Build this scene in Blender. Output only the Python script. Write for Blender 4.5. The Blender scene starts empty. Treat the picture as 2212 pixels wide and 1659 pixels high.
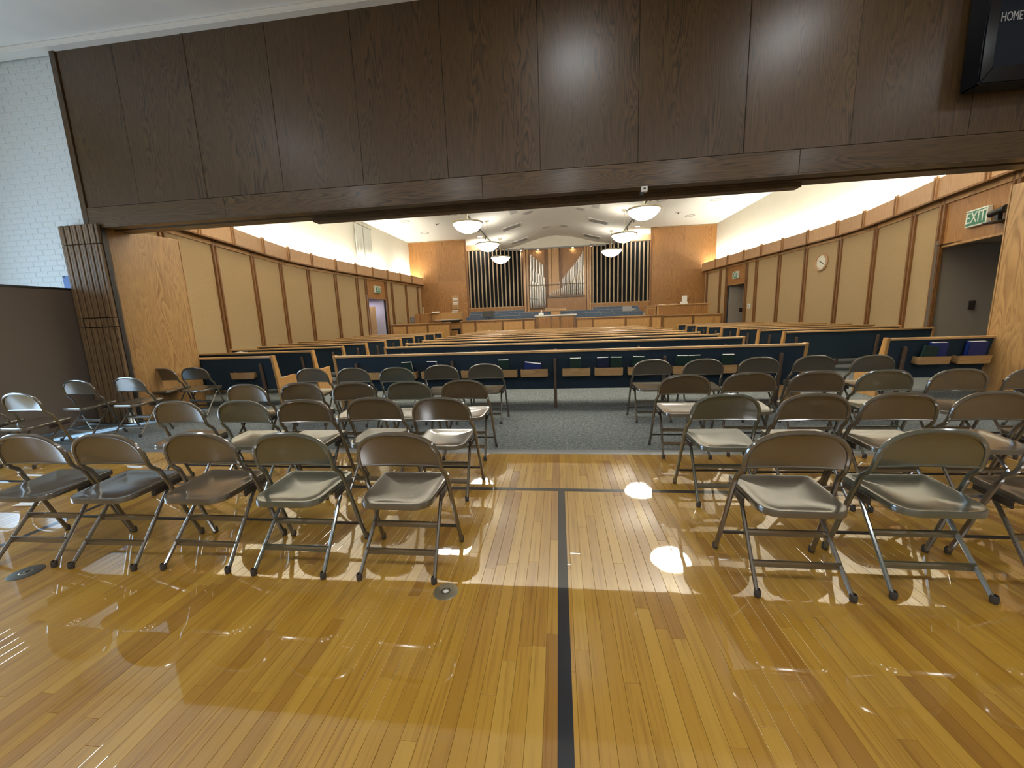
import bpy, bmesh, math, random
from mathutils import Vector, Matrix
random.seed(7)
SC = bpy.context.scene
COL = SC.collection
PI = math.pi

# ------------------------------------------------------------------ camera, world, sun, exposure
F_PX, YAW, PITCH, ROLL, CAM_X, EYE = 842.4, 0.12287, 0.16625, 0.0377, -0.0005, 1.33
def cam_axes():
    f = Vector((-math.sin(YAW) * math.cos(PITCH), math.cos(YAW) * math.cos(PITCH), -math.sin(PITCH)))
    r = Vector((math.cos(YAW), math.sin(YAW), 0))
    d = f.cross(r)
    c, s = math.cos(ROLL), math.sin(ROLL)
    return c * r + s * d, -s * r + c * d, f
CR, CD, CF = cam_axes()
cd = bpy.data.cameras.new('camera'); cam = bpy.data.objects.new('camera', cd); COL.objects.link(cam)
cd.sensor_fit = 'HORIZONTAL'; cd.sensor_width = 36.0; cd.lens = F_PX / 2212 * 36.0
cd.clip_start = 0.02; cd.clip_end = 200
cam.matrix_world = Matrix(((CR.x, -CD.x, -CF.x, CAM_X), (CR.y, -CD.y, -CF.y, 0), (CR.z, -CD.z, -CF.z, EYE), (0, 0, 0, 1)))
SC.camera = cam
w = bpy.data.worlds.new('world'); SC.world = w; w.use_nodes = True
w.node_tree.nodes['Background'].inputs[0].default_value = (0.45, 0.65, 1.0, 1)
w.node_tree.nodes['Background'].inputs[1].default_value = 1.0
sl = bpy.data.lights.new('sun', 'SUN'); sun = bpy.data.objects.new('sun', sl); COL.objects.link(sun)
sl.energy = 55.0; sl.color = (0.42, 0.68, 1.0); sl.angle = math.radians(1.5)
sun.rotation_euler = Vector((1.0, 2.2, -0.75)).to_track_quat('-Z', 'Y').to_euler()
SC.view_settings.view_transform = 'Standard'; SC.view_settings.look = 'None'
SC.view_settings.exposure = 0.25; SC.view_settings.gamma = 1.0
SC.view_settings.use_curve_mapping = False
SC.cycles.use_denoising = True
SC.cycles.max_bounces = 8; SC.cycles.diffuse_bounces = 4; SC.cycles.glossy_bounces = 4
SC.cycles.caustics_reflective = False; SC.cycles.caustics_refractive = False
SC.cycles.sample_clamp_indirect = 6.0; SC.cycles.blur_glossy = 0.5

def area_light(name, loc, size, power, color, direction=(0, 0, -1), sy=None, parent=None, spread=180):
    l = bpy.data.lights.new(name, 'AREA'); l.shape = 'RECTANGLE'; l.size = size; l.size_y = sy or size
    l.energy = power; l.color = color; l.spread = math.radians(spread)
    o = bpy.data.objects.new(name, l); COL.objects.link(o); o.location = loc
    o.rotation_euler = Vector(direction).to_track_quat('-Z', 'Y').to_euler()
    if parent: o.parent = parent
    return o

# ------------------------------------------------------------------ materials
MATS = {}
def new_mat(name):
    m = bpy.data.materials.new(name); m.use_nodes = True
    nt = m.node_tree; MATS[name] = m
    return m, nt, nt.nodes['Principled BSDF']
def plain(name, col, rough=0.5, metal=0.0, coat=0.0, emit=None, es=0.0, bump=0.0, bscale=200.0, var=0.0, spec=0.5):
    m, nt, b = new_mat(name)
    b.inputs['Base Color'].default_value = (*col, 1); b.inputs['Roughness'].default_value = rough
    b.inputs['Metallic'].default_value = metal; b.inputs['Coat Weight'].default_value = coat
    b.inputs['Specular IOR Level'].default_value = spec
    if emit: b.inputs['Emission Color'].default_value = (*emit, 1); b.inputs['Emission Strength'].default_value = es
    if bump or var:
        tc = nt.nodes.new('ShaderNodeTexCoord'); n = nt.nodes.new('ShaderNodeTexNoise')
        n.inputs['Scale'].default_value = bscale; n.inputs['Detail'].default_value = 3
        nt.links.new(tc.outputs['Object'], n.inputs['Vector'])
        if bump:
            bp = nt.nodes.new('ShaderNodeBump'); bp.inputs['Strength'].default_value = bump; bp.inputs['Distance'].default_value = 0.004
            nt.links.new(n.outputs['Fac'], bp.inputs['Height']); nt.links.new(bp.outputs['Normal'], b.inputs['Normal'])
        if var:
            mx = nt.nodes.new('ShaderNodeMapRange'); mx.inputs['From Min'].default_value = 0.3; mx.inputs['From Max'].default_value = 0.7
            mx.inputs['To Min'].default_value = 1 - var; mx.inputs['To Max'].default_value = 1 + var
            nt.links.new(n.outputs['Fac'], mx.inputs['Value'])
            vm = nt.nodes.new('ShaderNodeVectorMath'); vm.operation = 'SCALE'; vm.inputs[0].default_value = col
            nt.links.new(mx.outputs['Result'], vm.inputs['Scale']); nt.links.new(vm.outputs[0], b.inputs['Base Color'])
    return m
def ramp(nt, stops):
    r = nt.nodes.new('ShaderNodeValToRGB'); el = r.color_ramp.elements
    while len(el) < len(stops): el.new(0.5)
    for e, (p, c) in zip(el, stops): e.position = p; e.color = (*c, 1)
    return r
def wood(name, light, dark, axis='Z', rough=0.35, coat=0.25, rings=1.0, contrast=1.0, tone=0.12, cr_=0.18):
    """veneer: long fibres along `axis`, cathedral figure, a tone that differs from piece to piece"""
    m, nt, b = new_mat(name)
    tc = nt.nodes.new('ShaderNodeTexCoord'); oi = nt.nodes.new('ShaderNodeObjectInfo')
    ofs = nt.nodes.new('ShaderNodeVectorMath'); ofs.operation = 'MULTIPLY_ADD'
    comb = nt.nodes.new('ShaderNodeCombineXYZ')
    for i in range(3): nt.links.new(oi.outputs['Random'], comb.inputs[i])
    nt.links.new(comb.outputs[0], ofs.inputs[0]); ofs.inputs[1].default_value = (37, 53, 71)
    nt.links.new(tc.outputs['Object'], ofs.inputs[2])
    mp = nt.nodes.new('ShaderNodeMapping'); sc = [5.0, 5.0, 5.0]; sc['XYZ'.index(axis)] = 0.55
    mp.inputs['Scale'].default_value = sc; nt.links.new(ofs.outputs[0], mp.inputs['Vector'])
    n1 = nt.nodes.new('ShaderNodeTexNoise'); n1.inputs['Scale'].default_value = 0.8 * rings; n1.inputs['Detail'].default_value = 2; n1.inputs['Distortion'].default_value = 0.6
    nt.links.new(mp.outputs[0], n1.inputs['Vector'])
    ml = nt.nodes.new('ShaderNodeMath'); ml.operation = 'MULTIPLY'; ml.inputs[1].default_value = 22.0
    nt.links.new(n1.outputs['Fac'], ml.inputs[0])
    fr = nt.nodes.new('ShaderNodeMath'); fr.operation = 'FRACT'; nt.links.new(ml.outputs[0], fr.inputs[0])
    mp2 = nt.nodes.new('ShaderNodeMapping'); s2 = [170.0, 170.0, 170.0]; s2['XYZ'.index(axis)] = 5.0
    mp2.inputs['Scale'].default_value = s2; nt.links.new(ofs.outputs[0], mp2.inputs['Vector'])
    n2 = nt.nodes.new('ShaderNodeTexNoise'); n2.inputs['Scale'].default_value = 1.0; n2.inputs['Detail'].default_value = 3
    nt.links.new(mp2.outputs[0], n2.inputs['Vector'])
    n3 = nt.nodes.new('ShaderNodeTexNoise'); n3.inputs['Scale'].default_value = 0.9; nt.links.new(mp.outputs[0], n3.inputs['Vector'])
    rg = ramp(nt, [(0.0, (0, 0, 0)), (0.55, (0.75, 0.75, 0.75)), (0.8, (1, 1, 1)), (1.0, (0.1, 0.1, 0.1))])
    nt.links.new(fr.outputs[0], rg.inputs[0])
    # figure strength: patchy
    pt = nt.nodes.new('ShaderNodeMapRange'); pt.inputs['From Min'].default_value = 0.45; pt.inputs['From Max'].default_value = 0.62
    pt.inputs['To Min'].default_value = 0.12; pt.inputs['To Max'].default_value = 0.55 * contrast
    nt.links.new(n3.outputs['Fac'], pt.inputs['Value'])
    a = nt.nodes.new('ShaderNodeMix'); a.data_type = 'FLOAT'
    nt.links.new(pt.outputs['Result'], a.inputs['Factor']); nt.links.new(n2.outputs['Fac'], a.inputs[2]); nt.links.new(rg.outputs[0], a.inputs[3])
    cr = ramp(nt, [(0.12, dark), (0.62, light), (1.0, tuple(min(1, c * 1.12) for c in light))])
    nt.links.new(a.outputs[0], cr.inputs[0])
    tr = nt.nodes.new('ShaderNodeMapRange'); tr.inputs['To Min'].default_value = 1 - tone; tr.inputs['To Max'].default_value = 1 + tone
    nt.links.new(oi.outputs['Random'], tr.inputs['Value'])
    vm = nt.nodes.new('ShaderNodeVectorMath'); vm.operation = 'SCALE'
    nt.links.new(cr.outputs[0], vm.inputs[0]); nt.links.new(tr.outputs['Result'], vm.inputs['Scale'])
    nt.links.new(vm.outputs[0], b.inputs['Base Color'])
    b.inputs['Roughness'].default_value = rough; b.inputs['Coat Weight'].default_value = coat; b.inputs['Coat Roughness'].default_value = cr_
    bp = nt.nodes.new('ShaderNodeBump'); bp.inputs['Strength'].default_value = 0.12; bp.inputs['Distance'].default_value = 0.002
    nt.links.new(a.outputs[0], bp.inputs['Height']); nt.links.new(bp.outputs['Normal'], b.inputs['Normal'])
    return m
def plank_wood():
    m, nt, b = new_mat('maple_planks')
    tc = nt.nodes.new('ShaderNodeTexCoord'); at = nt.nodes.new('ShaderNodeAttribute'); at.attribute_name = 'tone'
    mp = nt.nodes.new('ShaderNodeMapping'); mp.inputs['Scale'].default_value = (60, 2.2, 1); nt.links.new(tc.outputs['Object'], mp.inputs['Vector'])
    ad = nt.nodes.new('ShaderNodeVectorMath'); ad.operation = 'MULTIPLY_ADD'; ad.inputs[1].default_value = (91, 37, 11)
    nt.links.new(at.outputs['Vector'], ad.inputs[0]); nt.links.new(mp.outputs[0], ad.inputs[2])
    n = nt.nodes.new('ShaderNodeTexNoise'); n.inputs['Scale'].default_value = 1.0; n.inputs['Detail'].default_value = 5; n.inputs['Distortion'].default_value = 0.5
    nt.links.new(ad.outputs[0], n.inputs['Vector'])
    base = ramp(nt, [(0.0, (0.31, 0.135, 0.018)), (0.25, (0.43, 0.215, 0.024)), (0.55, (0.51, 0.275, 0.031)), (0.85, (0.58, 0.33, 0.042)), (1.0, (0.60, 0.36, 0.065))])
    sx = nt.nodes.new('ShaderNodeSeparateXYZ'); nt.links.new(at.outputs['Vector'], sx.inputs[0])
    nt.links.new(sx.outputs[0], base.inputs[0])
    g = ramp(nt, [(0.28, (0.62, 0.52, 0.42)), (0.5, (1, 1, 1)), (0.8, (1.06, 1.06, 1.06))]); nt.links.new(n.outputs['Fac'], g.inputs[0])
    mx = nt.nodes.new('ShaderNodeMix'); mx.data_type = 'RGBA'; mx.blend_type = 'MULTIPLY'; mx.inputs['Factor'].default_value = 0.75
    nt.links.new(base.outputs[0], mx.inputs[6]); nt.links.new(g.outputs[0], mx.inputs[7]); nt.links.new(mx.outputs[2], b.inputs['Base Color'])
    b.inputs['Roughness'].default_value = 0.32; b.inputs['Coat Weight'].default_value = 1.0; b.inputs['Coat Roughness'].default_value = 0.025; b.inputs['Coat IOR'].default_value = 2.5
    n2 = nt.nodes.new('ShaderNodeTexNoise'); n2.inputs['Scale'].default_value = 5.0; n2.inputs['Detail'].default_value = 1; nt.links.new(tc.outputs['Object'], n2.inputs['Vector'])
    bp = nt.nodes.new('ShaderNodeBump'); bp.inputs['Strength'].default_value = 0.025; bp.inputs['Distance'].default_value = 0.01
    nt.links.new(n2.outputs['Fac'], bp.inputs['Height']); nt.links.new(bp.outputs['Normal'], b.inputs['Coat Normal'])
    return m
def carpet_mat():
    m, nt, b = new_mat('carpet')
    tc = nt.nodes.new('ShaderNodeTexCoord'); n = nt.nodes.new('ShaderNodeTexNoise'); n.inputs['Scale'].default_value = 38; n.inputs['Detail'].default_value = 5
    n.inputs['Roughness'].default_value = 0.75
    nt.links.new(tc.outputs['Object'], n.inputs['Vector'])
    r = ramp(nt, [(0.32, (0.062, 0.075, 0.080)), (0.5, (0.135, 0.152, 0.155)), (0.66, (0.25, 0.26, 0.25))]); nt.links.new(n.outputs['Fac'], r.inputs[0])
    nt.links.new(r.outputs[0], b.inputs['Base Color']); b.inputs['Roughness'].default_value = 0.95; b.inputs['Specular IOR Level'].default_value = 0.1
    bp = nt.nodes.new('ShaderNodeBump'); bp.inputs['Strength'].default_value = 0.5; bp.inputs['Distance'].default_value = 0.01
    nt.links.new(n.outputs['Fac'], bp.inputs['Height']); nt.links.new(bp.outputs['Normal'], b.inputs['Normal'])
    return m
OAK_L, OAK_D = (0.46, 0.265, 0.10), (0.22, 0.10, 0.03)
plank_wood(); carpet_mat()
wood('oak', OAK_L, OAK_D, 'Z', 0.38, 0.2)
wood('oak_x', OAK_L, OAK_D, 'X', 0.38, 0.2)
wood('oak_y', OAK_L, OAK_D, 'Y', 0.38, 0.2)
wood('oak_fascia', (0.47, 0.285, 0.145), (0.33, 0.175, 0.075), 'Z', 0.45, 0.1)
wood('oak_front', (0.36, 0.172, 0.050), (0.17, 0.066, 0.016), 'Z', 0.4, 0.15, rings=0.7)
wood('oak_pew', (0.52, 0.32, 0.14), (0.32, 0.16, 0.055), 'X', 0.3, 0.9)
wood('oak_end', (0.52, 0.29, 0.10), (0.32, 0.15, 0.045), 'Z', 0.35, 0.2)
wood('walnut_header', (0.088, 0.050, 0.018), (0.022, 0.0115, 0.0035), 'Z', 0.42, 0.22, rings=1.3, contrast=1.35, cr_=0.3)
wood('walnut_header_x', (0.100, 0.058, 0.021), (0.025, 0.0130, 0.0035), 'X', 0.4, 0.2, rings=1.2, contrast=1.3)
wood('clip_wood', (0.30, 0.155, 0.062), (0.18, 0.085, 0.03), 'Z', 0.45, 0.1)
wood('pilaster_wood', (0.21, 0.095, 0.028), (0.11, 0.045, 0.012), 'Z', 0.45, 0.1)
wood('folding_leaf', (0.20, 0.125, 0.062), (0.07, 0.038, 0.016), 'Z', 0.55, 0.0, contrast=1.3)
plain('wall_fabric', (0.42, 0.302, 0.162), 0.9, bump=0.35, bscale=45, var=0.13, spec=0.1)
plain('plaster', (0.80, 0.77, 0.66), 0.85, var=0.02, bscale=3)
plain('ceiling_white', (0.88, 0.86, 0.79), 0.85)
plain('hall_ceiling', (0.86, 0.85, 0.82), 0.85, var=0.03, bscale=2)
plain('hall_trim', (0.85, 0.84, 0.80), 0.6)
plain('hall_wall', (0.62, 0.62, 0.58), 0.8)
plain('brick_paint', (0.66, 0.70, 0.70), 0.55, bump=0.25, bscale=60, var=0.04)
plain('mortar_paint', (0.62, 0.66, 0.66), 0.7)
plain('divider_vinyl', (0.145, 0.115, 0.09), 0.55, bump=0.15, bscale=300)
plain('navy_fabric', (0.026, 0.043, 0.062), 0.85, bump=0.3, bscale=350, var=0.12, spec=0.15)
plain('seat_blue', (0.075, 0.105, 0.15), 0.9, bump=0.3, bscale=300, var=0.1, spec=0.15)
plain('choir_blue', (0.085, 0.115, 0.165), 0.85, bump=0.3, bscale=300, var=0.1, spec=0.2)
plain('post_bronze', (0.10, 0.065, 0.045), 0.45)
plain('black_line', (0.012, 0.014, 0.018), 0.3, coat=1.0)
plain('floor_gap', (0.10, 0.045, 0.012), 0.7)
plain('threshold_metal', (0.20, 0.21, 0.215), 0.45, 0.5)
plain('brass_plate', (0.42, 0.38, 0.27), 0.32, 0.8)
plain('brass_dark', (0.08, 0.07, 0.05), 0.5, 0.4)
for nm, c in (('chair_taupe', (0.076, 0.061, 0.039)), ('chair_green', (0.069, 0.077, 0.056))):
    plain(nm, c, 0.32, 0.12, coat=1.0, bump=0.02, bscale=9, var=0.06)
    MATS[nm].node_tree.nodes['Principled BSDF'].inputs['Coat Roughness'].default_value = 0.13; MATS[nm].node_tree.nodes['Principled BSDF'].inputs['Coat IOR'].default_value = 2.0
plain('chair_dark', (0.045, 0.038, 0.032), 0.4, 0.3)
plain('rubber', (0.05, 0.042, 0.036), 0.7)
plain('pendant_glass', (0.9, 0.88, 0.82), 0.4, emit=(1.0, 0.93, 0.80), es=15.0)
plain('pendant_added_top', (0.85, 0.83, 0.78), 0.5, emit=(1.0, 0.94, 0.82), es=7.0)
plain('pendant_brass', (0.42, 0.38, 0.26), 0.35, 0.7)
plain('metal_white', (0.72, 0.71, 0.66), 0.5)
plain('vent_grey', (0.50, 0.49, 0.45), 0.6)
plain('vent_dark', (0.16, 0.155, 0.14), 0.7)
plain('track_dark', (0.14, 0.13, 0.11), 0.5)
plain('cove_lamp', (1, 1, 1), 0.5, emit=(1.0, 0.95, 0.82), es=190.0)
plain('can_lens', (0.55, 0.53, 0.48), 0.5, emit=(1.0, 0.93, 0.8), es=0.25)
plain('cornice_lens', (0.9, 0.9, 0.85), 0.5, emit=(1.0, 0.95, 0.85), es=3.0)
plain('hall_lamp', (1, 1, 1), 0.5, emit=(0.92, 0.96, 1.0), es=5.0)
plain('grille_dark', (0.008, 0.010, 0.011), 0.8, spec=0.1)
plain('slat_tan', (0.36, 0.27, 0.17), 0.6)
plain('pipe_metal', (0.72, 0.70, 0.66), 0.32, 0.45)
plain('pipe_tin', (0.70, 0.62, 0.50), 0.35, 0.45)
plain('pipe_rack', (0.15, 0.10, 0.06), 0.5)
plain('curtain', (0.78, 0.78, 0.72), 0.8)
plain('paper', (0.82, 0.81, 0.76), 0.7)
plain('white_plastic', (0.78, 0.78, 0.74), 0.5)
plain('exit_green', (0.045, 0.20, 0.13), 0.5)
plain('exit_white', (0.80, 0.82, 0.72), 0.5)
plain('black_plastic', (0.012, 0.011, 0.011), 0.4)
plain('gloss_black', (0.004, 0.005, 0.007), 0.2, spec=0.3)
plain('score_panel', (0.008, 0.014, 0.024), 0.5, spec=0.15)
plain('score_text', (0.40, 0.42, 0.44), 0.6)
plain('plum', (0.03, 0.014, 0.014), 0.5)
plain('book_green', (0.010, 0.035, 0.028), 0.5)
plain('book_navy', (0.010, 0.018, 0.055), 0.45)
plain('binder_blue', (0.012, 0.028, 0.16), 0.35)
plain('pages', (0.68, 0.68, 0.66), 0.8)
plain('alcove_lilac', (0.50, 0.46, 0.50), 0.85)
plain('alcove_beige', (0.34, 0.30, 0.25), 0.85)
plain('grey_paint', (0.30, 0.31, 0.31), 0.6)
plain('frosted_sun_block', (0.7, 0.8, 0.9), 0.6)
plain('clock_face', (0.78, 0.76, 0.62), 0.5)
plain('blue_sign', (0.10, 0.19, 0.42), 0.5)
plain('ledge', (0.62, 0.58, 0.48), 0.8)

# ------------------------------------------------------------------ mesh helpers
class MB:
    def __init__(s): s.v = []; s.f = []
    def add(s, vs, fs):
        o = len(s.v); s.v += [tuple(v) for v in vs]; s.f += [tuple(i + o for i in f) for f in fs]; return s
    def box(s, x0, x1, y0, y1, z0, z1):
        return s.add([(x0, y0, z0), (x1, y0, z0), (x1, y1, z0), (x0, y1, z0), (x0, y0, z1), (x1, y0, z1), (x1, y1, z1), (x0, y1, z1)],
                     [(0, 3, 2, 1), (4, 5, 6, 7), (0, 1, 5, 4), (1, 2, 6, 5), (2, 3, 7, 6), (3, 0, 4, 7)])
    def prism_x(s, poly, x0, x1):       # poly: (y, z)
        n = len(poly)
        return s.add([(x0, y, z) for y, z in poly] + [(x1, y, z) for y, z in poly],
                     [tuple(range(n - 1, -1, -1)), tuple(range(n, 2 * n))] + [(i, (i + 1) % n, n + (i + 1) % n, n + i) for i in range(n)])
    def prism_z(s, poly, z0, z1):       # poly: (x, y)
        n = len(poly)
        return s.add([(x, y, z0) for x, y in poly] + [(x, y, z1) for x, y in poly],
                     [tuple(range(n - 1, -1, -1)), tuple(range(n, 2 * n))] + [(i, (i + 1) % n, n + (i + 1) % n, n + i) for i in range(n)])
    def prism_y(s, poly, y0, y1):       # poly: (x, z)
        n = len(poly)
        return s.add([(x, y0, z) for x, z in poly] + [(x, y1, z) for x, z in poly],
                     [tuple(range(n)), tuple(range(2 * n - 1, n - 1, -1))] + [((i + 1) % n, i, n + i, n + (i + 1) % n) for i in range(n)])
    def tube(s, path, r, n=8, cap=True, squash=None):
        path = [Vector(p) for p in path]; m = len(path); rs = r if isinstance(r, (list, tuple)) else [r] * m
        vs, fs, ref = [], [], None
        for i, p in enumerate(path):
            t = (path[min(i + 1, m - 1)] - path[max(i - 1, 0)]).normalized()
            if ref is None:
                ref = Vector((1, 0, 0)) if abs(t.x) < 0.9 else Vector((0, 1, 0))
            u = (ref - t * ref.dot(t)).normalized(); ref = u; v = t.cross(u)
            for k in range(n):
                a = 2 * PI * k / n; vs.append(p + u * math.cos(a) * rs[i] + v * math.sin(a) * rs[i])
        for i in range(m - 1):
            for k in range(n): fs.append((i * n + k, i * n + (k + 1) % n, (i + 1) * n + (k + 1) % n, (i + 1) * n + k))
        if cap: fs.append(tuple(range(n - 1, -1, -1))); fs.append(tuple(range((m - 1) * n, m * n)))
        return s.add(vs, fs)
    def lathe(s, prof, n=24, c=(0, 0, 0)):   # prof: (r, z)
        vs, fs = [], []
        for r, z in prof:
            for k in range(n): a = 2 * PI * k / n; vs.append((c[0] + r * math.cos(a), c[1] + r * math.sin(a), c[2] + z))
        for i in range(len(prof) - 1):
            for k in range(n): fs.append((i * n + k, i * n + (k + 1) % n, (i + 1) * n + (k + 1) % n, (i + 1) * n + k))
        return s.add(vs, fs)
    def mesh(s, name, mat, smooth=False, bev=0.0, recalc=True):
        me = bpy.data.meshes.new(name); me.from_pydata(s.v, [], s.f)
        if bev or recalc:
            bm = bmesh.new(); bm.from_mesh(me)
            if recalc: bmesh.ops.recalc_face_normals(bm, faces=bm.faces)
            if bev: bmesh.ops.bevel(bm, geom=list(bm.edges), offset=bev, segments=2 if bev > 0.006 else 1, affect='EDGES', clamp_overlap=True)
            bm.to_mesh(me); bm.free()
        me.materials.append(MATS[mat])
        if smooth:
            me.polygons.foreach_set('use_smooth', [True] * len(me.polygons))
            me.set_sharp_from_angle(angle=math.radians(38))
        return me
    def build(s, name, mat, parent=None, smooth=False, bev=0.0, loc=None, recalc=True):
        o = bpy.data.objects.new(name, s.mesh(name, mat, smooth, bev, recalc)); COL.objects.link(o)
        if parent: o.parent = parent
        if loc: o.location = loc
        return o
def empty(name, loc=(0, 0, 0), rz=0.0, parent=None):
    o = bpy.data.objects.new(name, None); COL.objects.link(o); o.location = loc; o.rotation_euler = (0, 0, rz)
    if parent: o.parent = parent
    o.empty_display_size = 0.1
    return o
def tag(o, label, cat, group=None):
    o['label'] = label; o['category'] = cat
    if group: o['group'] = group
    return o
def struct(o, label=None):
    o['kind'] = 'structure'
    if label: o['label'] = label
    return o
def inst(name, me, parent=None, loc=(0, 0, 0), rot=None):
    o = bpy.data.objects.new(name, me); COL.objects.link(o); o.location = loc
    if parent: o.parent = parent
    if rot: o.rotation_euler = rot
    return o
def copy_tree(o, parent=None):
    c = o.copy(); COL.objects.link(c); c.parent = parent
    for ch in list(o.children): copy_tree(ch, c)
    return c
def text(name, body, size, mat, parent, loc, rot, ext=0.002, align='CENTER'):
    cu = bpy.data.curves.new(name, 'FONT'); cu.body = body; cu.size = size; cu.extrude = ext; cu.align_x = align; cu.align_y = 'CENTER'
    cu.materials.append(MATS[mat])
    tmp = bpy.data.objects.new('tmp', cu); me = bpy.data.meshes.new_from_object(tmp); bpy.data.objects.remove(tmp)
    me.materials.clear(); me.materials.append(MATS[mat])
    o = bpy.data.objects.new(name, me); COL.objects.link(o); o.parent = parent; o.location = loc; o.rotation_euler = rot
    return o
def interp(T, y):
    if y <= T[0][0]: (a, b), (c, d) = T[0], T[1]
    elif y >= T[-1][0]: (a, b), (c, d) = T[-2], T[-1]
    else:
        for (a, b), (c, d) in zip(T, T[1:]):
            if a <= y <= c: break
    return b + (d - b) * (y - a) / (c - a)
ORD = ['first', 'second', 'third', 'fourth', 'fifth', 'sixth', 'seventh', 'eighth', 'ninth', 'tenth', 'eleventh', 'twelfth', 'thirteenth', 'fourteenth', 'fifteenth', 'sixteenth', 'seventeenth', 'eighteenth', 'nineteenth', 'twentieth']

# ------------------------------------------------------------------ the hall: floor, ceiling, walls
YC, YH, YS = 3.72, 4.95, 5.35          # carpet edge, header face, back of the header
def plank_set():
    floor = MB().box(-8.7, 8.7, -6.2, YC, -0.05, -0.004).build('floor', 'floor_gap'); struct(floor, 'glossy golden maple strip floor with black court lines')
    W = 0.0575; g = 0.00045; planks = []
    n = int(17.3 / W)
    for i in range(n):
        x0 = -8.64 + i * W; y = -6.1 - random.uniform(0, 1.2)
        while y < YC:
            L = random.choice((0.4, 0.6, 0.8, 1.0, 1.3, 1.7, 2.1)) * random.uniform(0.85, 1.15)
            a, b = max(y, -6.15), min(y + L, YC - 0.002)
            if b - a > 0.03:
                t = random.betavariate(2.6, 2.2)
                planks.append((x0 + g, x0 + W - g, a + g, b - g, t))
            y += L
    def size(p):
        x, y = (p[0] + p[1]) / 2, (max(p[2], 0.9) + p[3]) / 2
        if p[3] < 1.0: return 0
        v = Vector((x - CAM_X, y, -EYE)); zc = v.dot(CF)
        if zc < 0.1: return 0
        u, q = 1106 + F_PX * v.dot(CR) / zc, 829.5 + F_PX * v.dot(CD) / zc
        if not (-40 < u < 2250 and 900 < q < 1700): return 0
        return (p[1] - p[0]) * (p[3] - max(p[2], 0.9)) / zc ** 3
    planks.sort(key=size, reverse=True)
    def geo(mb, p, cx=0, cy=0):
        c = 0.0007; x0, x1, y0, y1, _ = p
        x0 -= cx; x1 -= cx; y0 -= cy; y1 -= cy
        mb.add([(x0, y0, -.004), (x1, y0, -.004), (x1, y1, -.004), (x0, y1, -.004), (x0, y0, -c), (x1, y0, -c), (x1, y1, -c), (x0, y1, -c),
                (x0 + c, y0 + c, 0), (x1 - c, y0 + c, 0), (x1 - c, y1 - c, 0), (x0 + c, y1 - c, 0)],
               [(0, 1, 5, 4), (1, 2, 6, 5), (2, 3, 7, 6), (3, 0, 4, 7), (4, 5, 9, 8), (5, 6, 10, 9), (6, 7, 11, 10), (7, 4, 8, 11), (8, 9, 10, 11)])
    def tone(me, vals):
        at = me.attributes.new('tone', 'FLOAT_VECTOR', 'FACE'); fl = []
        for t, s in vals: fl += [t, s, (s * 7.3) % 1.0] * 9
        at.data.foreach_set('vector', fl)
    for p in planks[:300]:
        mb = MB(); cx, cy = (p[0] + p[1]) / 2, (p[2] + p[3]) / 2; geo(mb, p, cx, cy)
        o = mb.build('plank', 'maple_planks', floor, recalc=False, loc=(cx, cy, 0)); tone(o.data, [(p[4], random.random())])
    mb = MB()
    for p in planks[300:]: geo(mb, p)
    o = mb.build('planks', 'maple_planks', floor, recalc=False); tone(o.data, [(p[4], random.random()) for p in planks[300:]]); o['kind'] = 'stuff'
    for nm, b in (('court_line', (-0.026, 0.026, -6.1, 2.857)), ('court_line', (-8.6, 8.6, 2.857, 2.905)), ('court_line', (-3.64, -3.59, -6.1, 2.857))):
        MB().box(b[0], b[1], b[2], b[3], 0.0, 0.0006).build(nm, 'black_line', floor)
    return floor
plank_set()
struct(MB().box(-10, 10, YC + 0.04, 23.4, -0.05, 0.004).build('floor_carpet', 'carpet'), 'grey blue speckled carpet of the chapel')
struct(MB().prism_x([(YC - 0.03, 0), (YC + 0.01, 0.008), (YC + 0.07, 0.009), (YC + 0.085, 0.002)], -8.6, 8.6).build('trim_1', 'threshold_metal'), 'grey metal threshold strip between wood floor and carpet')
struct(MB().box(-9, 9, -6.3, YH + 0.4, 5.0, 5.1).build('ceiling', 'hall_ceiling'), 'off white flat ceiling of the hall')
struct(MB().box(-8.6, 8.6, YH - 0.10, YH + 0.05, 4.935, 5.0).build('trim_2', 'hall_trim', bev=0.008), 'pale trim board where header meets hall ceiling')
struct(MB().box(-9, 9, -6.3, -6.15, 0, 5.0).build('wall_back', 'hall_wall'), 'back wall of the hall')
struct(MB().box(8.6, 8.8, -6.3, YH + 0.1, 0, 5.0).build('wall_hall_right', 'hall_wall'), 'side wall of the hall on the scoreboard side')
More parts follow.
